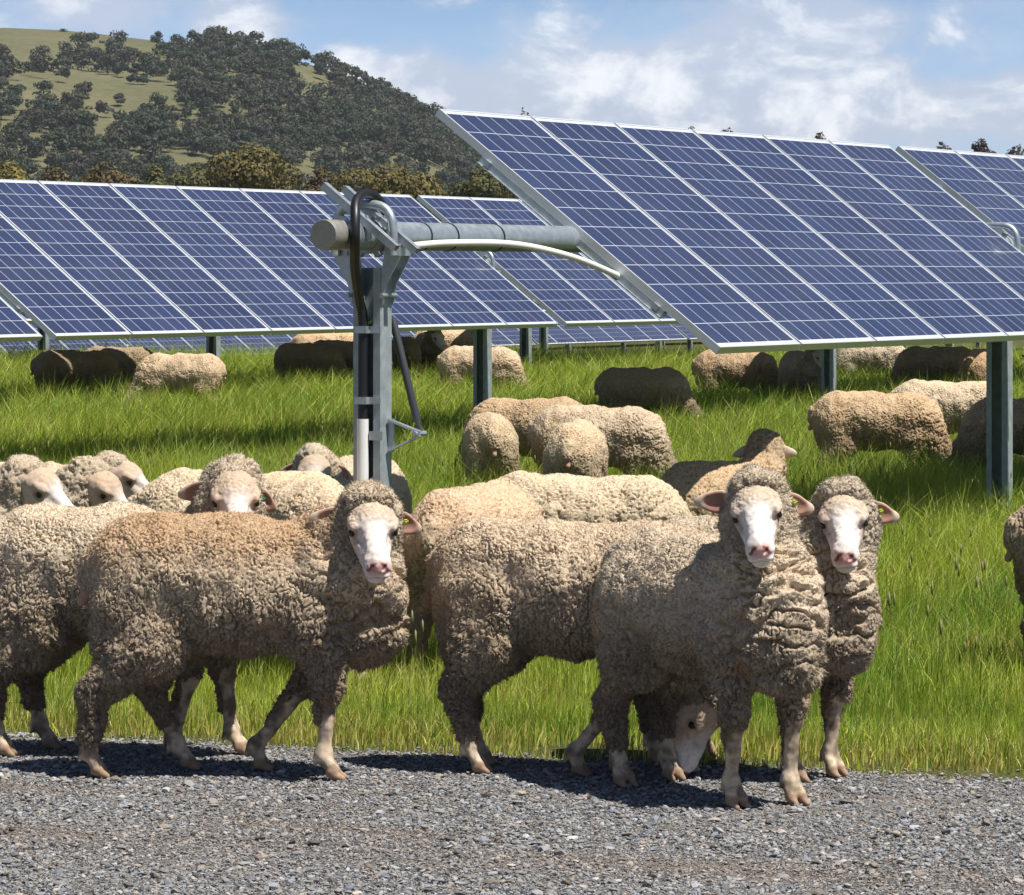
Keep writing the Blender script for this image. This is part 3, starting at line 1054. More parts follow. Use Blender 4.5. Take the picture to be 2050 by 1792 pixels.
for a in (.4, 1.2, 2.0, 2.8):
    cl.tube([(-2.15, .09 * math.cos(a), z1 + .09 * math.sin(a)), (-2.02, .09 * math.cos(a), z1 + .09 * math.sin(a))], .007, 8)
cl.build('tube_clamp', M_GALV, r1, mat=Matrix.Translation((.11, 0, 0)))


def catmull(pts, n=8):
    P = [Vector(p) for p in pts]
    P = [P[0] * 2 - P[1]] + P + [P[-1] * 2 - P[-2]]
    out = []
    for i in range(1, len(P) - 2):
        for k in range(n):
            t = k / n
            a, b, c, d = P[i - 1:i + 3]
            out.append(.5 * ((2 * b) + (c - a) * t + (2 * a - 5 * b + 4 * c - d) * t * t + (3 * b - a - 3 * c + d) * t ** 3))
    out.append(P[-2])
    return out


cw = MB()
path = catmull([(-2.125, .012, .35), (-2.125, .012, .9), (-2.125, .012, 1.2), (-2.128, .010, 1.40), (-2.16, .01, 1.49), (-2.27, -.03, 1.63), (-2.37, -.088, 1.75), (-2.365, -.086, 1.85),
                (-2.30, -.055, 1.93), (-2.18, -.035, 1.965), (-2.08, -.042, 1.94), (-2.02, -.058, 1.86), (-1.98, -.08, 1.76)], 8)
cw.tube(path, .0225, 12)
cw.build('black_conduit', M_BLACK, r1, smooth=True, mat=Matrix.Translation((.11, 0, 0)))
ww = MB()
path = catmull([(-1.93, -.13, 1.725), (-1.5, -.14, 1.747), (-.9, -.17, 1.746), (-.4, -.22, 1.69), (-.02, -.27, 1.605), (.06, -.28, 1.58)], 8)
ww.tube(path, .0165, 12)
ww.build('white_conduit', M_WHITE, r1, smooth=True)
for tt in (-1.51, -1.25, -.79):
    st = MB()
    st.tube([(tt - .006, 0, z1), (tt + .006, 0, z1)], TUBE_R + .0025, 20)
    st.build('cable_tie', M_BLACK, r1)
wp = MB()
wp.tube([(-2.128, .012, -.1), (-2.128, .012, .95)], .027, 16)
wp.build('white_riser_pipe', M_WHITE, r1, smooth=True, mat=Matrix.Translation((.11, 0, 0)))
for zz in (1.033, 1.353):
    sd = MB()
    sd.box((-2.015, .012, zz), (.05, .062, .032))
    sd.box((-2.006, -.045, zz), (.006, .06, .032))
    sd.build('pipe_saddle', M_GALV, r1)
gw = MB()
gw.tube(catmull([(-2.02, -.02, 1.50), (-2.06, -.03, 1.43), (-2.10, -.01, 1.385), (-2.11, .03, 1.38)], 6), .0055, 8)
gw.build('earth_wire', M_GREENWIRE, r1, smooth=True, mat=Matrix.Translation((.11, 0, 0)))
br = MB()
br.bar((T0 + .02, -.075, .945), (T0 + .06, -.215, .890), .05, .010)
br.bar((T0 + .02, -.075, .805), (T0 + .06, -.215, .875), .05, .010)
br.bar((T0 + .02, -.076, .80), (T0 + .02, -.076, .95), .05, .010, up=(1, 0, 0))
br.bar((T0 - .062, -.02, .875), (T0 - .058, -.085, .875), .010, .04)
br.tube([(T0 + .02, -.205, .883), (T0 + .12, -.205, .883)], .012, 10)
br.build('damper_bracket', M_GALV, r1, mat=Matrix.Translation((.11, 0, 0)))
dm = MB()
dm.tube([(T0 + .085, -.205, .883), (T0 + .09, -.185, .93), (T0 + .092, -.180, .94), (T0 + .15, -.02, 1.40)], [.010, .010, .018, .018], 12)
dm.build('damper_strut', M_DAMP, r1, smooth=True, mat=Matrix.Translation((.11, 0, 0)))
wires = MB()
wires.tube(catmull([(4.6, -.72, 1.12), (4.9, -.70, 1.05), (5.3, -.66, 1.06), (5.8, -.6, 1.16)], 6), .006, 6)
wires.build('module_cable', M_BLACK, r1, smooth=True)

# ------------------------------------------------------------------ ground, road, gravel
def mat_ground():
    m, nt, out = mat_new('field_soil')
    N = NT(nt)
    tc = N.n('TexCoord').outputs['Object']
    a = N.n('TexNoise', ins={'Vector': tc, 'Scale': .9, 'Detail': 8, 'Roughness': .65}).outputs[0]
    b = N.n('TexNoise', ins={'Vector': tc, 'Scale': 14., 'Detail': 6, 'Roughness': .7}).outputs[0]
    c = N.ramp(a, [(.35, (.07, .085, .025)), (.55, (.11, .105, .04)), (.72, (.19, .145, .085))])
    c = N.mix(.4, c, N.ramp(b, [(.3, (.03, .05, .01)), (.7, (.12, .13, .04))]))
    p = N.n('BsdfPrincipled', ins={'Base Color': c, 'Roughness': 1., 'Specular IOR Level': .1})
    N.link(N.n('Bump', ins={'Strength': .8, 'Distance': .05, 'Height': b}).outputs[0], p.inputs['Normal'])
    N.link(p.outputs[0], out.inputs[0])
    return m


def mat_road():
    m, nt, out = mat_new('gravel_road_fines')
    N = NT(nt)
    tc = N.n('TexCoord').outputs['Object']
    mp = N.n('Mapping', ins={'Vector': tc, 'Rotation': (0, 0, R(18.7)), 'Scale': (.35, 1.6, 1)}).outputs[0]
    a = N.n('TexNoise', ins={'Vector': mp, 'Scale': 1.1, 'Detail': 5, 'Roughness': .6}).outputs[0]
    v = N.n('TexVoronoi', ins={'Vector': tc, 'Scale': 130.}).outputs
    c = N.ramp(a, [(.40, (.125, .125, .125)), (.62, (.17, .145, .12))])
    c = N.mix(.55, c, N.mix(1, c, N.ramp(v['Color'], [(.2, (.5, .5, .52)), (.9, (1.7, 1.7, 1.7))]), 'MULTIPLY'))
    p = N.n('BsdfPrincipled', ins={'Base Color': c, 'Roughness': .95, 'Specular IOR Level': .15})
    N.link(N.n('Bump', ins={'Strength': 1., 'Distance': .006, 'Height': v['Distance']}).outputs[0], p.inputs['Normal'])
    N.link(p.outputs[0], out.inputs[0])
    return m


def grid_mesh(name, xs, ys, zf, mat, col=None):
    X, Y = np.meshgrid(xs, ys, indexing='ij')
    V = np.stack([X, Y, zf(X, Y)], -1).reshape(-1, 3)
    nx, ny = len(xs), len(ys)
    i = np.arange(nx * ny).reshape(nx, ny)
    Q = np.stack([i[:-1, :-1], i[1:, :-1], i[1:, 1:], i[:-1, 1:]], -1).reshape(-1, 4)
    return mesh_np(name, V, [Q], mat)


xs = np.unique(np.concatenate([np.linspace(-2600, -40, 30), np.linspace(-40, -6, 35), np.linspace(-6, 6, 61), np.linspace(6, 40, 35), np.linspace(40, 2600, 30)]))
ys = np.unique(np.concatenate([np.linspace(-300, 0, 10), np.linspace(0, 10, 11), np.linspace(10, 20, 101), np.linspace(20, 100, 100), np.linspace(100, 3600, 60)]))
def ground_z(X, Y):
    n = fbm(np.stack([X.ravel() * .6, Y.ravel() * .6, 0 * X.ravel()], 1), 3).reshape(X.shape)
    d = Y - EDGE(np.clip(X, -40, 40))
    return gz(X, Y) + .03 * n * sstep(.3, 2.5, d) * (1 - sstep(100, 200, Y)) - .02 * (1 - sstep(-.5, .4, d))
tag(link('ground', grid_mesh('ground', xs, ys, ground_z, mat_ground())), kind='structure')

# road: a strip 7 m wide parallel to its far edge
rd = np.array([math.cos(math.atan(-.338)), math.sin(math.atan(-.338))])
rn = np.array([-rd[1], rd[0]])
e0 = np.array([0., EDGE(0.)])
M_ROAD = mat_road()
uu = np.unique(np.concatenate([np.linspace(-60, -5, 40), np.linspace(-5, 5, 160), np.linspace(5, 60, 40)]))
ww_ = np.linspace(-8, .10, 150)
Ux, Wx = np.meshgrid(uu, ww_, indexing='ij')
wob = .10 * fbm(np.stack([Ux.ravel() * 1.3, 0 * Ux.ravel(), 0 * Ux.ravel()], 1), 3).reshape(Ux.shape) * sstep(-1, 0, Wx)
RX = e0[0] + Ux * rd[0] + (Wx + wob) * rn[0]
RY = e0[1] + Ux * rd[1] + (Wx + wob) * rn[1]
RZ = .010 * fbm(np.stack([RX.ravel() * 1.1, RY.ravel() * 1.1, 0 * RX.ravel() + 5], 1), 3).reshape(RX.shape) - .008 * sstep(-.15, .1, Wx) - .006
i = np.arange(RX.size).reshape(RX.shape)
Q = np.stack([i[:-1, :-1], i[1:, :-1], i[1:, 1:], i[:-1, 1:]], -1).reshape(-1, 4)
tag(link('gravel_road', mesh_np('gravel_road', np.stack([RX, RY, RZ], -1).reshape(-1, 3), [Q], M_ROAD)), kind='structure')


def icos():
    t = (1 + 5 ** .5) / 2
    V = np.array([(-1, t, 0), (1, t, 0), (-1, -t, 0), (1, -t, 0), (0, -1, t), (0, 1, t), (0, -1, -t), (0, 1, -t), (t, 0, -1), (t, 0, 1), (-t, 0, -1), (-t, 0, 1)], float)
    V /= np.linalg.norm(V[0])
    F_ = np.array([(0, 11, 5), (0, 5, 1), (0, 1, 7), (0, 7, 10), (0, 10, 11), (1, 5, 9), (5, 11, 4), (11, 10, 2), (10, 7, 6), (7, 1, 8), (3, 9, 4), (3, 4, 2), (3, 2, 6), (3, 6, 8), (3, 8, 9), (4, 9, 5), (2, 4, 11), (6, 2, 10), (8, 6, 7), (9, 8, 1)])
    return V, F_


if 'nogravel' not in DEV:
    OV = np.array([(1, 0, 0), (-1, 0, 0), (0, 1, 0), (0, -1, 0), (0, 0, 1), (0, 0, -1)], float)
    OF = np.array([(0, 2, 4), (2, 1, 4), (1, 3, 4), (3, 0, 4), (2, 0, 5), (1, 2, 5), (3, 1, 5), (0, 3, 5)])
    IV, IF = icos()
    GV, GF, GC, nvt = [], [], [], 0
    for kind, n in (('grit', 390000), ('stone', 104000)):
        y = rng.uniform(9.3, 14.2, n)
        x = rng.uniform(-1, 1, n) * (.142 * y + .9)
        w = (np.stack([x, y], 1) - e0) @ rn
        lim = -.02 + .16 * fbm(np.stack([x * 2.4, y * 2.4, 0 * x], 1), 3)
        keep = w < lim + rng.exponential(.07, n)
        x, y, w = x[keep], y[keep], w[keep]
        n = len(x)
        patch = fbm(np.stack([x * .8 + y * .27, y * 2.6 + x * .9, 0 * x + 3], 1), 3)
        rut = np.exp(-((w + 2.05) / .22) ** 2) + np.exp(-((w + 3.5) / .2) ** 2)
        if kind == 'grit':
            s = np.exp(rng.normal(math.log(.0033), .3, n)).clip(.0018, .006)
        else:
            s = np.exp(rng.normal(math.log(.0058), .36, n)).clip(.004, .016)
            s = np.where(rng.random(n) < .008, rng.uniform(.012, .021, n), s)
            kk = rng.random(n) < 1 - .65 * np.clip(sstep(.1, .4, patch) + .5 * rut, 0, 1)
            x, y, w, s, patch, rut = [q[kk] for q in (x, y, w, s, patch, rut)]
            n = len(x)
        BV, BF = (OV, OF) if kind == 'grit' else (IV, IF)
        m = len(BV)
        Qr, _ = np.linalg.qr(rng.normal(size=(n, 3, 3)))
        sc = s[:, None] * np.stack([rng.uniform(.85, 1.4, n), rng.uniform(.6, 1., n), rng.uniform(.4, .75, n)], 1)
        P = (BV[None] * (1 + rng.uniform(-.28, .28, (n, m, 1)))) * sc[:, None, :]
        P = np.einsum('nij,nvj->nvi', Qr, P)
        P[:, :, 2] *= .55
        P += np.stack([x, y, .2 * s + rng.uniform(0, .35, n) * s - .004], 1)[:, None, :]
        g = rng.normal(.23, .06 if kind == 'grit' else .075, n).clip(.07, .5)
        hue = rng.random(n)
        col = g[:, None] * np.where((hue < .22)[:, None], np.array([1.16, 1.0, .84]), np.where((hue > .82)[:, None], np.array([.93, 1.0, 1.10]), np.array([1.0, 1, .98])))
        white = rng.random(n) < .012
        col = np.where(white[:, None], rng.uniform(.38, .52, n)[:, None] * np.array([1, .97, .9]), col)
        brown = np.clip(sstep(.1, .40, patch) + .6 * rut, 0, 1)[:, None]
        col = col * (1 - .6 * brown) + .6 * brown * g[:, None] * np.array([1.12, .93, .78])
        GV.append(P.reshape(-1, 3)); GF.append((BF[None] + m * np.arange(n)[:, None, None]).reshape(-1, 3) + nvt); GC.append(np.repeat(col, m, 0))
        nvt += n * m
    V, Fc, col = np.concatenate(GV), np.concatenate(GF), np.concatenate(GC)
    M_STONE = mat_attr('crushed_stone', rough=.85, noise=.18, nscale=220, spec=.25)
    tag(link('gravel', mesh_np('gravel', V, [Fc], M_STONE, col, smooth=False)), kind='stuff')

# ------------------------------------------------------------------ grass
def blades(x, y, z, hgt, wid, lean_dir, lean, col, seg=3):
    n = len(x)
    ts = np.linspace(0, 1, seg + 1)
    ld = np.stack([np.cos(lean_dir), np.sin(lean_dir), 0 * x], 1)
    fa = rng.uniform(0, 2 * math.pi, n)
    sd = np.stack([np.cos(fa), np.sin(fa), 0 * x], 1)
    base = np.stack([x, y, z - .01], 1)
    vs = []
    for k, t in enumerate(ts):
        up = hgt * (t - .30 * lean * t * t * t)
        out = hgt * lean * t * t * .85
        c = base + ld * out[:, None] + np.array([0, 0, 1]) * up[:, None]
        wd = wid * (1 - t ** 1.6)
        if k < seg:
            vs += [c - sd * wd[:, None] * .5, c + sd * wd[:, None] * .5]
        else:
            vs += [c]
    m = 2 * seg + 1
    V = np.stack(vs, 1).reshape(-1, 3)
    b = np.arange(n)[:, None] * m
    quads = np.concatenate([b + np.array([[2 * k, 2 * k + 1, 2 * k + 3, 2 * k + 2]]) for k in range(seg - 1)])
    tris = b + np.array([[2 * seg - 2, 2 * seg - 1, 2 * seg]])
    tip = np.repeat(np.linspace(0, 1, seg + 1), 2)[:m]
    C = col[:, None, :] * np.ones((1, m, 1))
    dry = np.array([.40, .38, .11])
    a = (.22 * tip ** 2)[None, :, None]
    C = C * (1 - a) + dry * a
    return V, quads, tris, C.reshape(-1, 3)


if 'nograss' not in DEV:
    XS, YS = [], []
    for (y0, y1, dens) in ((11.8, 14.5, 6000), (14.5, 17, 3900), (17, 22, 2400), (22, 30, 1300), (30, 42, 720), (42, 58, 480), (58, 76, 220)):
        mg = 1.2 if y0 < 30 else .7
        area = (y1 - y0) * 2 * (.15 * y1 + mg)
        n = int(area * dens)
        yy = rng.uniform(y0, y1, n)
        xx = rng.uniform(-1, 1, n) * (.15 * y1 + mg)
        k = np.abs(xx) < .15 * yy + mg
        XS.append(xx[k]); YS.append(yy[k])
    x, y = np.concatenate(XS), np.concatenate(YS)
    w = (np.stack([x, y], 1) - e0) @ rn
    p2 = np.stack([x, y, 0 * x], 1)
    edge = .03 + .22 * fbm(p2 * 2.2, 3)
    clump = fbm(p2 * 1.3 + 4, 3)
    fine = fbm(p2 * 6 + 9, 2)
    keep = (w > edge) & (rng.random(len(x)) < .45 + 1.2 * sstep(.0, .55, w - edge) + .3 * fine)
    bare = (((x - .32) / .30) ** 2 + ((y - 13.35) / .45) ** 2 < 1 + fine) | (((x - .30) / .26) ** 2 + ((y - 12.75) / .22) ** 2 < 1 + fine)
    keep &= ~(bare & (rng.random(len(x)) < .82))
    x, y, w, clump, fine, p2 = x[keep], y[keep], w[keep], clump[keep], fine[keep], p2[keep]
    n = len(x)
    tall = sstep(.8, 9.0, w) * (1 + .45 * sstep(36, 46, y))
    hgt = (.050 + .045 * sstep(.05, .5, w) + .035 * sstep(.4, 1.2, w) + .30 * tall + .19 * tall * clump + .05 * fine * tall) * rng.uniform(.4, 1.35, n)
    hgt = np.clip(hgt, .03, .74)
    wid = rng.uniform(.0030, .0068, n) * (1 + sstep(16, 50, y) * 1.8)
    ld = R(-20) + 2.2 * fbm(p2 * .8 + 20, 2) + rng.normal(0, 1.5, n)
    lean = np.clip(.28 + .32 * tall + .4 * fbm(p2 * 2 + 33, 2) + rng.normal(0, .25, n), .05, 1.15)
    g1, g2, g3 = np.array([.15, .29, .028]), np.array([.40, .49, .060]), np.array([.52, .46, .15])
    m1 = sstep(-.40, .40, 1.2 * fbm(p2 * .55 + 60, 3) + .5 * fine + .22 * rng.normal(0, 1, n))[:, None]
    col = g1 * (1 - m1) + g2 * m1
    dryk = ((rng.random(n) < .11 + .55 * (1 - sstep(.05, 1.1, w))) | (rng.random(n) < .25 * sstep(.1, .5, fbm(p2 * .9 + 80, 2))))[:, None]
    col = np.where(dryk, g3 * rng.uniform(.75, 1.25, n)[:, None], col) * rng.uniform(.62, 1.38, n)[:, None] * (1 + .22 * fine[:, None])
    parts, nv = [], 0
    Vs, Qs, Ts, Cs = [], [], [], []
    for mk, seg in ((y < 24, 3), (y >= 24, 2)):
        V, q, t, C = blades(x[mk], y[mk], gz(x[mk], y[mk]), hgt[mk], wid[mk], ld[mk], lean[mk], col[mk], seg)
        Vs.append(V); Qs.append(q + nv); Ts.append(t + nv); Cs.append(C)
        nv += len(V)
    M_GRASS = mat_leaf('grass_blade', .30, .5)
    tag(link('grass', mesh_np('grass', np.concatenate(Vs), [np.concatenate(Qs), np.concatenate(Ts)], M_GRASS, np.concatenate(Cs))), kind='stuff')
    # seed stalks with small heads
    n = 900
    y = rng.uniform(13.5, 34, n) ** 1.0
    x = rng.uniform(-1, 1, n) * (.145 * y + .2)
    w = (np.stack([x, y], 1) - e0) @ rn
    k = (w > .5) & (fbm(np.stack([x * .7, y * .7, 0 * x + 2], 1), 2) > -.05)
    x, y = x[k], y[k]
    n = len(x)
    V, q, t, C = blades(x, y, gz(x, y), rng.uniform(.30, .52, n), np.full(n, .0035), rng.uniform(0, 6.3, n), rng.uniform(.1, .45, n), np.tile([.20, .25, .06], (n, 1)), 3)
    tips = V.reshape(n, 7, 3)[:, 6]
    IV, IF = icos()
    P = IV[None] * np.array([.0045, .0045, .030]) * rng.uniform(.7, 1.4, (n, 1, 1)) + tips[:, None, :]
    V2 = P.reshape(-1, 3)
    F2 = (IF[None] + 12 * np.arange(n)[:, None, None]).reshape(-1, 3) + len(V)
    tag(link('grass_seed_stalks', mesh_np('grass_seed_stalks', np.concatenate([V, V2]), [q, np.concatenate([t, F2])], M_GRASS,
                                      np.concatenate([C, np.tile([.30, .30, .13], (len(V2), 1))]))), kind='stuff')

# ------------------------------------------------------------------ hill and trees
PROF = np.array([(-900, 250), (-500, 140), (-200, 70), (0, 55), (120, 60), (200, 68), (350, 86), (400, 86), (480, 95), (560, 110), (640, 136), (720, 163), (760, 186),
                 (830, 218), (900, 258), (930, 300), (1000, 345), (1100, 400), (1250, 460), (1400, 500), (1600, 530), (1900, 555)], float)
RY0, RY1 = 950., 1700.
PX = (PROF[:, 0] - CX) * RY1 / F_PX
PZ = CAM_H + (VH - PROF[:, 1]) * RY1 / F_PX


def hill_z(x, y):
    r = np.interp(x, PX, PZ)
    t = np.clip((y - RY0) / (RY1 - RY0), 0, 1)
    s = t ** .92
    back = np.clip((y - RY1) / 500, 0, 1)
    s = np.where(y > RY1, 1 - .35 * back ** 2, s)
    p = np.stack([np.ravel(x) * .006, np.ravel(y) * .006, 0 * np.ravel(x)], 1)
    n = fbm(p, 3).reshape(np.shape(x))
    return -3.5 + (r + 3.5) * s + 7 * n * np.sin(np.pi * np.clip(t, 0, 1)) * np.clip(r / 60, 0, 1)


def mat_hill():
    m, nt, out = mat_new('hill_pasture')
    N = NT(nt)
    tc = N.n('TexCoord').outputs['Object']
    a = N.n('TexNoise', ins={'Vector': tc, 'Scale': .012, 'Detail': 9, 'Roughness': .68}).outputs[0]
    b = N.n('TexNoise', ins={'Vector': tc, 'Scale': .25, 'Detail': 5, 'Roughness': .7}).outputs[0]
    c = N.ramp(a, [(.35, (.105, .108, .052)), (.55, (.145, .138, .070)), (.7, (.19, .16, .095))])
    c = N.mix(.35, c, N.ramp(b, [(.35, (.06, .07, .035)), (.65, (.21, .19, .11))]))
    p = N.n('BsdfPrincipled', ins={'Base Color': c, 'Roughness': 1., 'Specular IOR Level': .05})
    N.link(N.n('Bump', ins={'Strength': .6, 'Distance': 1.2, 'Height': b}).outputs[0], p.inputs['Normal'])
    N.link(p.outputs[0], out.inputs[0])
    return m


tag(link('hill', grid_mesh('hill', np.linspace(-900, 300, 240), np.linspace(900, 2300, 160), lambda X, Y: hill_z(X, Y), mat_hill())), kind='structure')


def leaf_crown(rg, lobes, n, size, c0, c1, flat=.0):
    """n leaf clumps through a crown made of ellipsoid lobes [(centre, radii)]."""
    vol = np.array([r[0] * r[1] * r[2] for _, r in lobes]) ** .75
    pick = rg.choice(len(lobes), n, p=vol / vol.sum())
    C = np.array([l[0] for l in lobes])[pick]
    Rr = np.array([l[1] for l in lobes])[pick]
    d = rg.normal(size=(n, 3))
    d /= np.linalg.norm(d, axis=1)[:, None]
    rad = rg.uniform(.55, 1.08, n)[:, None] ** .7
    p = C + d * Rr * rad
    nn = d * 1.1 + rg.normal(size=(n, 3)) * .42
    nn /= np.linalg.norm(nn, axis=1)[:, None]
    a = np.cross(nn, rg.normal(size=(n, 3)))
    a /= np.linalg.norm(a, axis=1)[:, None]
    b = np.cross(nn, a)
    s = size * rg.uniform(.55, 1.4, n)[:, None]
    V = np.stack([p - a * s * .5, p + b * s * .33 - nn * s * .12, p + a * s * .5, p - b * s * .33 - nn * s * .12], 1).reshape(-1, 3)
    Q = np.arange(4 * n).reshape(-1, 4)
    tone = np.clip(.5 + .75 * fbm(p / (np.mean(Rr) * 1.1) + 5, 2) + rg.normal(0, .16, n), 0, 1)[:, None]
    col = np.array(c0) * (1 - tone) + np.array(c1) * tone
    return V, Q, np.repeat(col, 4, 0)


M_FOL = mat_leaf('eucalypt_foliage', .15, .65)


def lobes_for(rg, H, W, n=9, base=.35, rs=1.):
    L = []
    for k in range(n):
        a = rg.uniform(0, 2 * math.pi)
        rr = W * .5 * rg.uniform(.15, .72)
        z = H * rg.uniform(base + .08, .88) * (1 - .12 * rr / W)
        s = W * rg.uniform(.17, .30) * rs
        L.append(((rr * math.cos(a), rr * math.sin(a), z), (s, s, s * rg.uniform(.6, .85))))
    L.append(((0, 0, H * .80), (W * .25, W * .25, H * .19)))
    return L


def trunk_mesh_parts(rg, H, W, lobes):
    mb = MB()
    top = Vector((rg.normal(0, .03) * W, rg.normal(0, .03) * W, H * .45))
    r = max(.12, H * .028)
    mb.tube([(0, 0, -1), (top.x * .4, top.y * .4, H * .2), top], [r * 1.4, r, r * .7], 7)
    for (c, rad) in lobes:
        b = Vector(c)
        st = Vector((top.x * .7, top.y * .7, H * rg.uniform(.22, .42)))
        mb.tube([st, st.lerp(b, .5) + Vector((0, 0, H * .03)), b], [r * .5, r * .33, r * .12], 5)
    return mb


def tree_mesh_single(name, seed, H, W, n, size, c0, c1, base=.35, nl=8):
    """Small far tree, trunk and crown in one mesh."""
    rg = np.random.default_rng(seed)
    L = lobes_for(rg, H, W, nl, base)
    V, Q, C = leaf_crown(rg, L, n, size, c0, c1)
    mb = trunk_mesh_parts(rg, H, W, L[:5])
    tv = np.array(mb.V)
    q4 = np.array([f for f in mb.F if len(f) == 4])
    V2 = np.concatenate([V, tv])
    return mesh_np(name, V2, [Q, q4 + len(V)], [M_FOL, M_BARK], np.concatenate([C, np.tile([.2, .18, .15], (len(tv), 1))]), smooth=False,
                   midx=np.concatenate([np.zeros(len(Q)), np.ones(len(q4))]))


if 'notrees' not in DEV:
    pal = [((.020, .028, .018), (.075, .085, .050)), ((.022, .030, .020), (.085, .095, .058)), ((.028, .028, .020), (.095, .082, .060)),
           ((.018, .026, .016), (.065, .080, .042)), ((.022, .028, .022), (.080, .086, .066)), ((.032, .031, .025), (.11, .10, .076))]
    pal = [(tuple(q * 1.1 for q in a), (b[0] * 1.12, b[1] * 1.22, b[2] * 1.1)) for a, b in pal]
    HT = [tree_mesh_single('hill_tree', 100 + k, 8.2, 9.5 + (k % 3), 760, 1.0, *pal[k % 6], base=.14, nl=9) for k in range(8)]
    # clearings and open slopes, as ellipses (u, v, ru, rv) projected onto the hill
    def hit(u, v):
        ys_ = np.linspace(RY0, RY1 + 200, 900)
        xs_ = (u - CX) * ys_ / F_PX
        zs_ = CAM_H - (v - VH) * ys_ / F_PX
        g = hill_z(xs_, ys_) - zs_
        k = np.argmax(g > 0) if (g > 0).any() else -1
        return xs_[k], ys_[k]
    CLEAR = [(60, 80, 120, 22, 0), (290, 84, 70, 14, 0), (40, 118, 30, 25, 0), (95, 178, 75, 32, -.3), (165, 150, 40, 14, 0), (225, 195, 36, 48, 0), (310, 182, 60, 24, 0), (205, 245, 26, 30, 0),
             (620, 168, 52, 19, .2), (360, 320, 60, 16, 0), (380, 250, 35, 13, 0), (870, 350, 50, 18, 0), (25, 250, 25, 14, 0), (600, 350, 60, 14, 0), (185, 100, 14, 8, 0)]
    def clear_of(u, v):
        for (cu, cv, ru, rv, sh) in CLEAR:
            du = u - cu
            cv = cv + 13
            if (du / ru) ** 2 + ((v - cv - sh * du) / (rv + 7)) ** 2 < 1: return True
        return False
    cand = []
    rg = np.random.default_rng(55)
    tries = 0
    while len(cand) < 1700 and tries < 26000:
        tries += 1
        y = RY0 + 40 + (RY1 - RY0 - 30) * rg.random() ** .8
        x = rg.uniform(-.150, .045) * y
        z = float(hill_z(np.array([x]), np.array([y]))[0])
        u, v = CX + x / y * F_PX, VH - (z - CAM_H) / y * F_PX
        if z < 2 or clear_of(u, v) and rg.random() < .96: continue
        if u < 330 and fbm(np.array([[x * .02, y * .02, 1.]]), 2)[0] < -.48: continue
        if (u < 170 and v < 100) or (285 < u < 375 and v < 104) or (u < 290 and v < 92): continue
        dmin = 2.9 if u > 380 else 3.6
        if any((x - a) ** 2 + (y - b) ** 2 < dmin ** 2 for a, b, *_ in cand): continue
        cand.append((x, y, z, u, v, rg.uniform(.55, 1.1)))
    cand.sort(key=lambda c: -(c[5] / c[1]))
    def in_view(c): return -30 < c[3] < 1010
    ind = [c for c in cand if in_view(c)][:292]
    rest = [c for c in cand if c not in ind]
    GT = 'eucalypts wooding the hillside'
    for k, (x, y, z, u, v, s) in enumerate(ind):
        o = link('hillside_tree', HT[k % 8])
        o.location = (x, y, z - .4)
        o.rotation_euler = (0, 0, rg.uniform(0, 6.3))
        o.scale = (s * rg.uniform(.85, 1.15), s * rg.uniform(.85, 1.15), s * rg.uniform(.8, 1.2))
        tag(o, 'dark grey-green eucalypt among the woodland covering the hillside', 'tree', GT)
    # lone trees on the bald skyline
    for (u, v, s, lab) in ((316, 80, .85, 'larger of the two lone round trees on the bald skyline of the hill'), (350, 84, .45, 'smaller of the two lone trees on the bald skyline of the hill')):
        x, y = (u - CX) * 1690 / F_PX, 1690.
        o = link('hillside_tree', HT[3])
        o.location = (x, y, float(hill_z(np.array([x]), np.array([y]))[0]) - .8)
        o.scale = (s * .8, s * .8, s * .9)
        tag(o, lab, 'tree', 'lone trees on the hill skyline')
    # the rest, plus scrub under the trees, as one wood
    Vs, Cs, nv, Qs = [], [], 0, []
    for (x, y, z, u, v, s) in rest:
        L = [(np.array(c) * s + [x, y, z - .4], np.array(r) * s) for c, r in lobes_for(rg, 9.0, 10.0, 6)]
        V, Q, C = leaf_crown(rg, L, 300, 1.15, *pal[int(rg.integers(6))])
        Vs.append(V); Qs.append(Q + nv); Cs.append(C); nv += len(V)
    nb = 0
    while nb < 420:
        y = RY0 + 30 + (RY1 - RY0 - 30) * rg.random()
        x = rg.uniform(-.15, .04) * y
        z = float(hill_z(np.array([x]), np.array([y]))[0])
        u, v = CX + x / y * F_PX, VH - (z - CAM_H) / y * F_PX
        nb += 1
        if z < 1 or (clear_of(u, v) and rg.random() < .9): continue
        s = rg.uniform(.8, 2.4)
        L = [((x + rg.normal(0, s), y + rg.normal(0, s), z + s * .5), (s * 1.3, s * 1.3, s * .8)) for _ in range(3)]
        V, Q, C = leaf_crown(rg, L, 60, 1.0, *pal[int(rg.integers(6))])
        Vs.append(V); Qs.append(Q + nv); Cs.append(C); nv += len(V)
    tag(link('hillside_wood', mesh_np('hillside_wood', np.concatenate(Vs), [np.concatenate(Qs)], M_FOL, np.concatenate(Cs), smooth=False)), 'far trees and scrub filling the hillside woodland', kind='stuff')

    def big_tree(label, u, vtop, y, W, seed, c0, c1, n=9000, size=.50, base=.2, nl=18, group='olive brown trees behind the long panel row', sparse=1.):
        rg = np.random.default_rng(seed)
        p = at(u, vtop, y)
        g = -1.3
        H = p.z - g
        root = bpy.data.objects.new('eucalyptus_tree', None)
        COL.objects.link(root)
        root.location = (p.x, y, g)
        tag(root, label, 'tree', group)
        L = lobes_for(rg, H, W, nl, base)
        V, Q, C = leaf_crown(rg, L, int(n * sparse), size, c0, c1)
        link('crown', mesh_np('crown', V, [Q], M_FOL, C, smooth=False), root)
        trunk_mesh_parts(rg, H, W, L).build('trunk', M_BARK, root, smooth=True)
    ol = ((.085, .074, .022), (0.2, 0.164, 0.056))
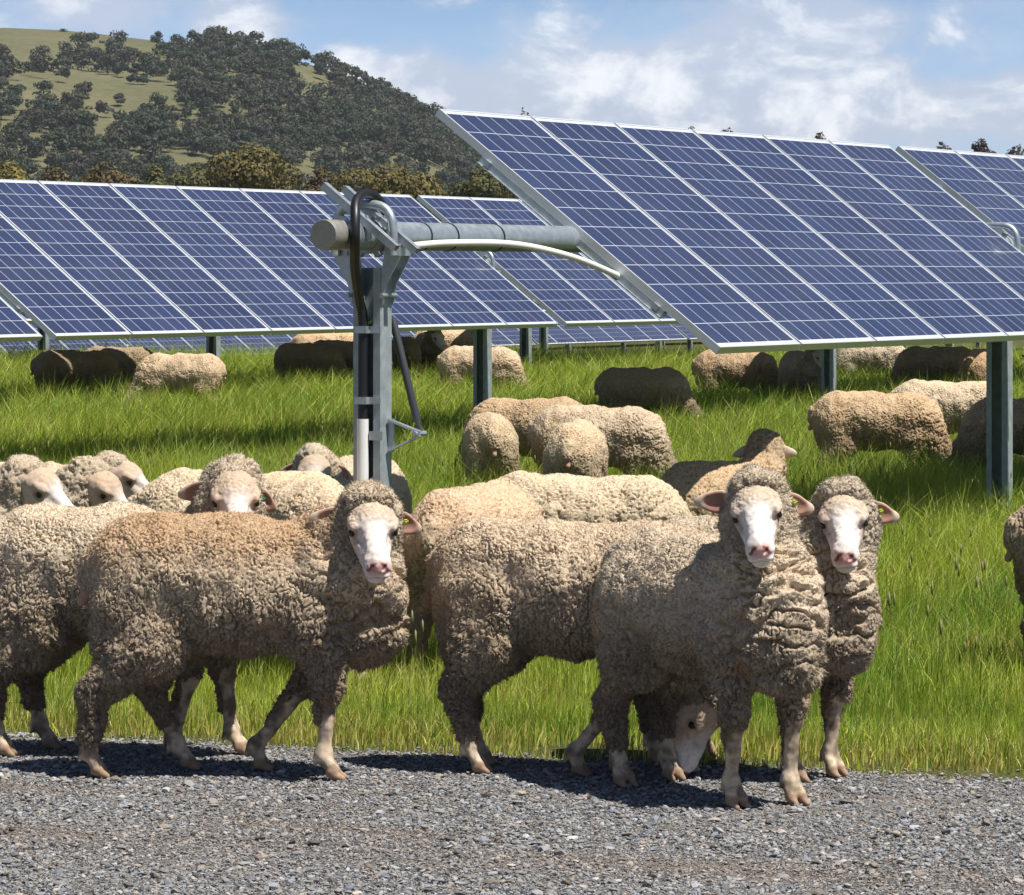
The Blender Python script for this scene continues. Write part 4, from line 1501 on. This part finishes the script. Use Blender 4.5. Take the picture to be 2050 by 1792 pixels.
    og = ((.070, .074, .024), (0.16, 0.152, 0.0528))
    rb = ((.070, .054, .024), (0.168, 0.124, 0.0528))
    big_tree('yellowish tree at the left border, just above the long panel row', 15, 318, 380, 9, 201, (.10, .085, .02), (.30, .24, .06))
    big_tree('brownish tree right of the yellowish one, just above the long panel row', 110, 330, 400, 7, 202, *rb)
    big_tree('wide brown tree above the second and third panel of the long row', 210, 322, 390, 9, 203, *rb)
    big_tree('small grey-green tree between the wide brown one and the tallest one', 310, 325, 430, 5, 204, *og)
    big_tree('low olive tree leaning against the left of the tallest one', 390, 325, 400, 10, 205, *og)
    big_tree('tallest olive tree in the line behind the long panel row', 503, 284, 395, 10.5, 206, *ol, n=13000)
    big_tree('small brown tree right of the tallest one', 645, 330, 410, 6.5, 207, *rb)
    big_tree('broad rounded brown tree directly above the bare rails of the end post', 780, 322, 400, 10.5, 208, *ol, n=12000)
    big_tree('dark tree showing left of the corner of the near panels', 965, 330, 420, 7, 209, *og)
    rr = ((.022, .016, .014), (.070, .048, .040))
    gr = 'distant tree tops above the near panels'
    big_tree('sparse tree top above the first near panel', 1050, 215, 470, 5, 210, *og, n=1500, group=gr)
    big_tree('dark tree top above the third near panel', 1385, 252, 480, 5, 211, *rr, group=gr)
    big_tree('flat tree top above the fourth near panel', 1455, 254, 480, 6, 212, *rr, group=gr)
    big_tree('single dark tree top above the sixth near panel', 1642, 264, 470, 5, 213, *rr, group=gr)
    big_tree('reddish tree top right of the gap in the near panels', 1888, 283, 470, 6, 214, *rr, group=gr)
    big_tree('taller dark tree top near the right border', 1962, 275, 465, 6, 215, *rr, group=gr)
    big_tree('dark tree top at the right border', 2035, 288, 465, 7, 216, *rr, group=gr)

# ------------------------------------------------------------------ air
if 'nohaze' not in DEV:
    m, nt, out = mat_new('haze_air')
    NN = NT(nt)
    v = NN.n('VolumePrincipled', ins={'Color': (.80, .88, 1., 1), 'Density': .00006, 'Anisotropy': .2})
    NN.link(v.outputs[0], out.inputs['Volume'])
    hz = MB()
    hz.box((0, 1500, 78), (5300, 4400, 164))
    tag(hz.build('haze', m), kind='stuff')

# ------------------------------------------------------------------ light, sky, camera
SUN = Vector((.43, -.29, 1.0)).normalized()
el, az = math.asin(SUN.z), math.atan2(SUN.x, SUN.y)
sl = bpy.data.lights.new('sun', 'SUN')
sl.energy = 5.0
sl.angle = R(.53)
sl.color = (1., .955, .89)
so = bpy.data.objects.new('sun', sl)
COL.objects.link(so)
so.rotation_euler = (-SUN).to_track_quat('-Z', 'Y').to_euler()

wd = bpy.data.worlds.new('World')
SC.world = wd
wd.use_nodes = True
nt = wd.node_tree
nt.nodes.clear()
N = NT(nt)
out = N.n('OutputWorld')
bg = N.n('Background', ins={'Strength': .034})
sky = N.n('TexSky', sky_type='NISHITA', sun_disc=False)
sky.sun_elevation, sky.sun_rotation = el, az
sky.air_density, sky.dust_density, sky.ozone_density, sky.altitude = 1.0, .6, 1.2, 300
dirv = N.n('TexCoord').outputs['Generated']
sp = N.n('SeparateXYZ', ins={0: dirv})
DX, DYc, DZc = sp.outputs
# cumulus and thin cloud on the dome: noise in direction space biased by soft masses of cloud
stretch = N.n('Mapping', ins={'Vector': dirv, 'Scale': (1, 1, 1.7)}).outputs[0]
low_sky = N.n('MapRange', interpolation_type='SMOOTHSTEP', ins={0: DZc, 1: .03, 2: .14, 3: 1.0, 4: .0}).outputs[0]
n1 = N.n('TexNoise', ins={'Vector': stretch, 'Scale': 30., 'Detail': 10, 'Roughness': .62, 'Distortion': .25}).outputs[0]
n2 = N.n('TexNoise', ins={'Vector': stretch, 'Scale': 9., 'Detail': 5, 'Roughness': .5}).outputs[0]
wisp = N.n('Mapping', ins={'Vector': dirv, 'Scale': (1, 1, 3.2), 'Rotation': (0, R(12), 0)}).outputs[0]
n3 = N.n('TexNoise', ins={'Vector': wisp, 'Scale': 14., 'Detail': 8, 'Roughness': .6}).outputs[0]
def mass(u, v, ru, rv, amp):
    dx = N.math('DIVIDE', N.math('SUBTRACT', DX, (u - CX) / F_PX), ru / F_PX)
    dz = N.math('DIVIDE', N.math('SUBTRACT', DZc, (VH - v) / F_PX), rv / F_PX)
    q = N.math('ADD', N.math('MULTIPLY', dx, dx), N.math('MULTIPLY', dz, dz))
    e = N.math('POWER', 2.718, N.math('MULTIPLY', q, -1.0))
    return N.math('MULTIPLY', e, N.math('MULTIPLY', N.math('GREATER_THAN', DYc, 0), amp))
cum = None
for b in ((215, 20, 120, 60, .34), (490, 50, 85, 55, .34), (690, 120, 40, 40, .22), (830, 170, 120, 60, .30), (1000, 240, 260, 90, .22), (1330, 210, 260, 65, .30), (1560, 210, 170, 70, .34),
          (1920, 215, 260, 50, .34), (1750, 150, 60, 30, .22), (1600, 60, 220, 60, .16), (1650, 300, 600, 60, .16), (2060, 190, 60, 50, .25), (-200, 80, 150, 80, .3), (1150, 180, 260, 100, .20), (1500, 130, 300, 80, .12), (1620, 30, 160, 60, .2)):
    m = mass(*b)
    cum = m if cum is None else N.math('ADD', cum, m)
dens = N.math('ADD', N.math('ADD', N.math('MULTIPLY', n1, .75), N.math('MULTIPLY', n2, .35)), N.math('MULTIPLY', cum, .95))
cov = N.n('MapRange', interpolation_type='SMOOTHSTEP', ins={0: dens, 1: .55, 2: .76}).outputs[0]
thin = N.math('MULTIPLY', N.n('MapRange', interpolation_type='SMOOTHSTEP', ins={0: n3, 1: .42, 2: .72}).outputs[0], .42)
# cloud brightness: sunlit billows against greyer undersides, from the structure of the cloud itself
lit = N.n('MapRange', interpolation_type='SMOOTHSTEP', ins={0: N.math('ADD', N.math('MULTIPLY', n1, 1.0), N.math('MULTIPLY', dens, .35)), 1: .74, 2: .98}).outputs[0]
ccol = N.mix(lit, (12.8, 14.2, 17.2), (23.5, 23.8, 24.2))
sk = N.mix(thin, N.mix(1, sky.outputs[0], N.mix(low_sky, (.75, .9, 1.2), (1.9, 2.35, 3.5)), 'MULTIPLY'), N.mix(low_sky, (5.0, 6., 8.), (17., 19.5, 23.5)))
up = N.n('MapRange', ins={0: DZc, 1: -.02, 2: .0}).outputs[0]
fin = N.mix(N.math('MULTIPLY', N.math('MULTIPLY', cov, N.math('MULTIPLY_ADD', low_sky, .62, .30)), up), sk, ccol)
N.link(fin, bg.inputs[0])
N.link(bg.outputs[0], out.inputs[0])

cd = bpy.data.cameras.new('camera')
cam = bpy.data.objects.new('camera', cd)
COL.objects.link(cam)
cam.location = (0, 0, CAM_H)
cam.rotation_euler = (R(90), 0, 0)
cd.sensor_width = 36
cd.sensor_fit = 'HORIZONTAL'
cd.lens = 36 * F_PX / 2050
cd.shift_y = -(1792 / 2 - VH) / 2050
cd.clip_start, cd.clip_end = .1, 8000
SC.camera = cam

SC.view_settings.view_transform = 'Standard'
SC.view_settings.look = 'None'
SC.view_settings.exposure = 0.44
SC.view_settings.gamma = 1
SC.cycles.max_bounces = 6
SC.cycles.diffuse_bounces = 3
SC.cycles.transmission_bounces = 4
SC.cycles.use_denoising = True
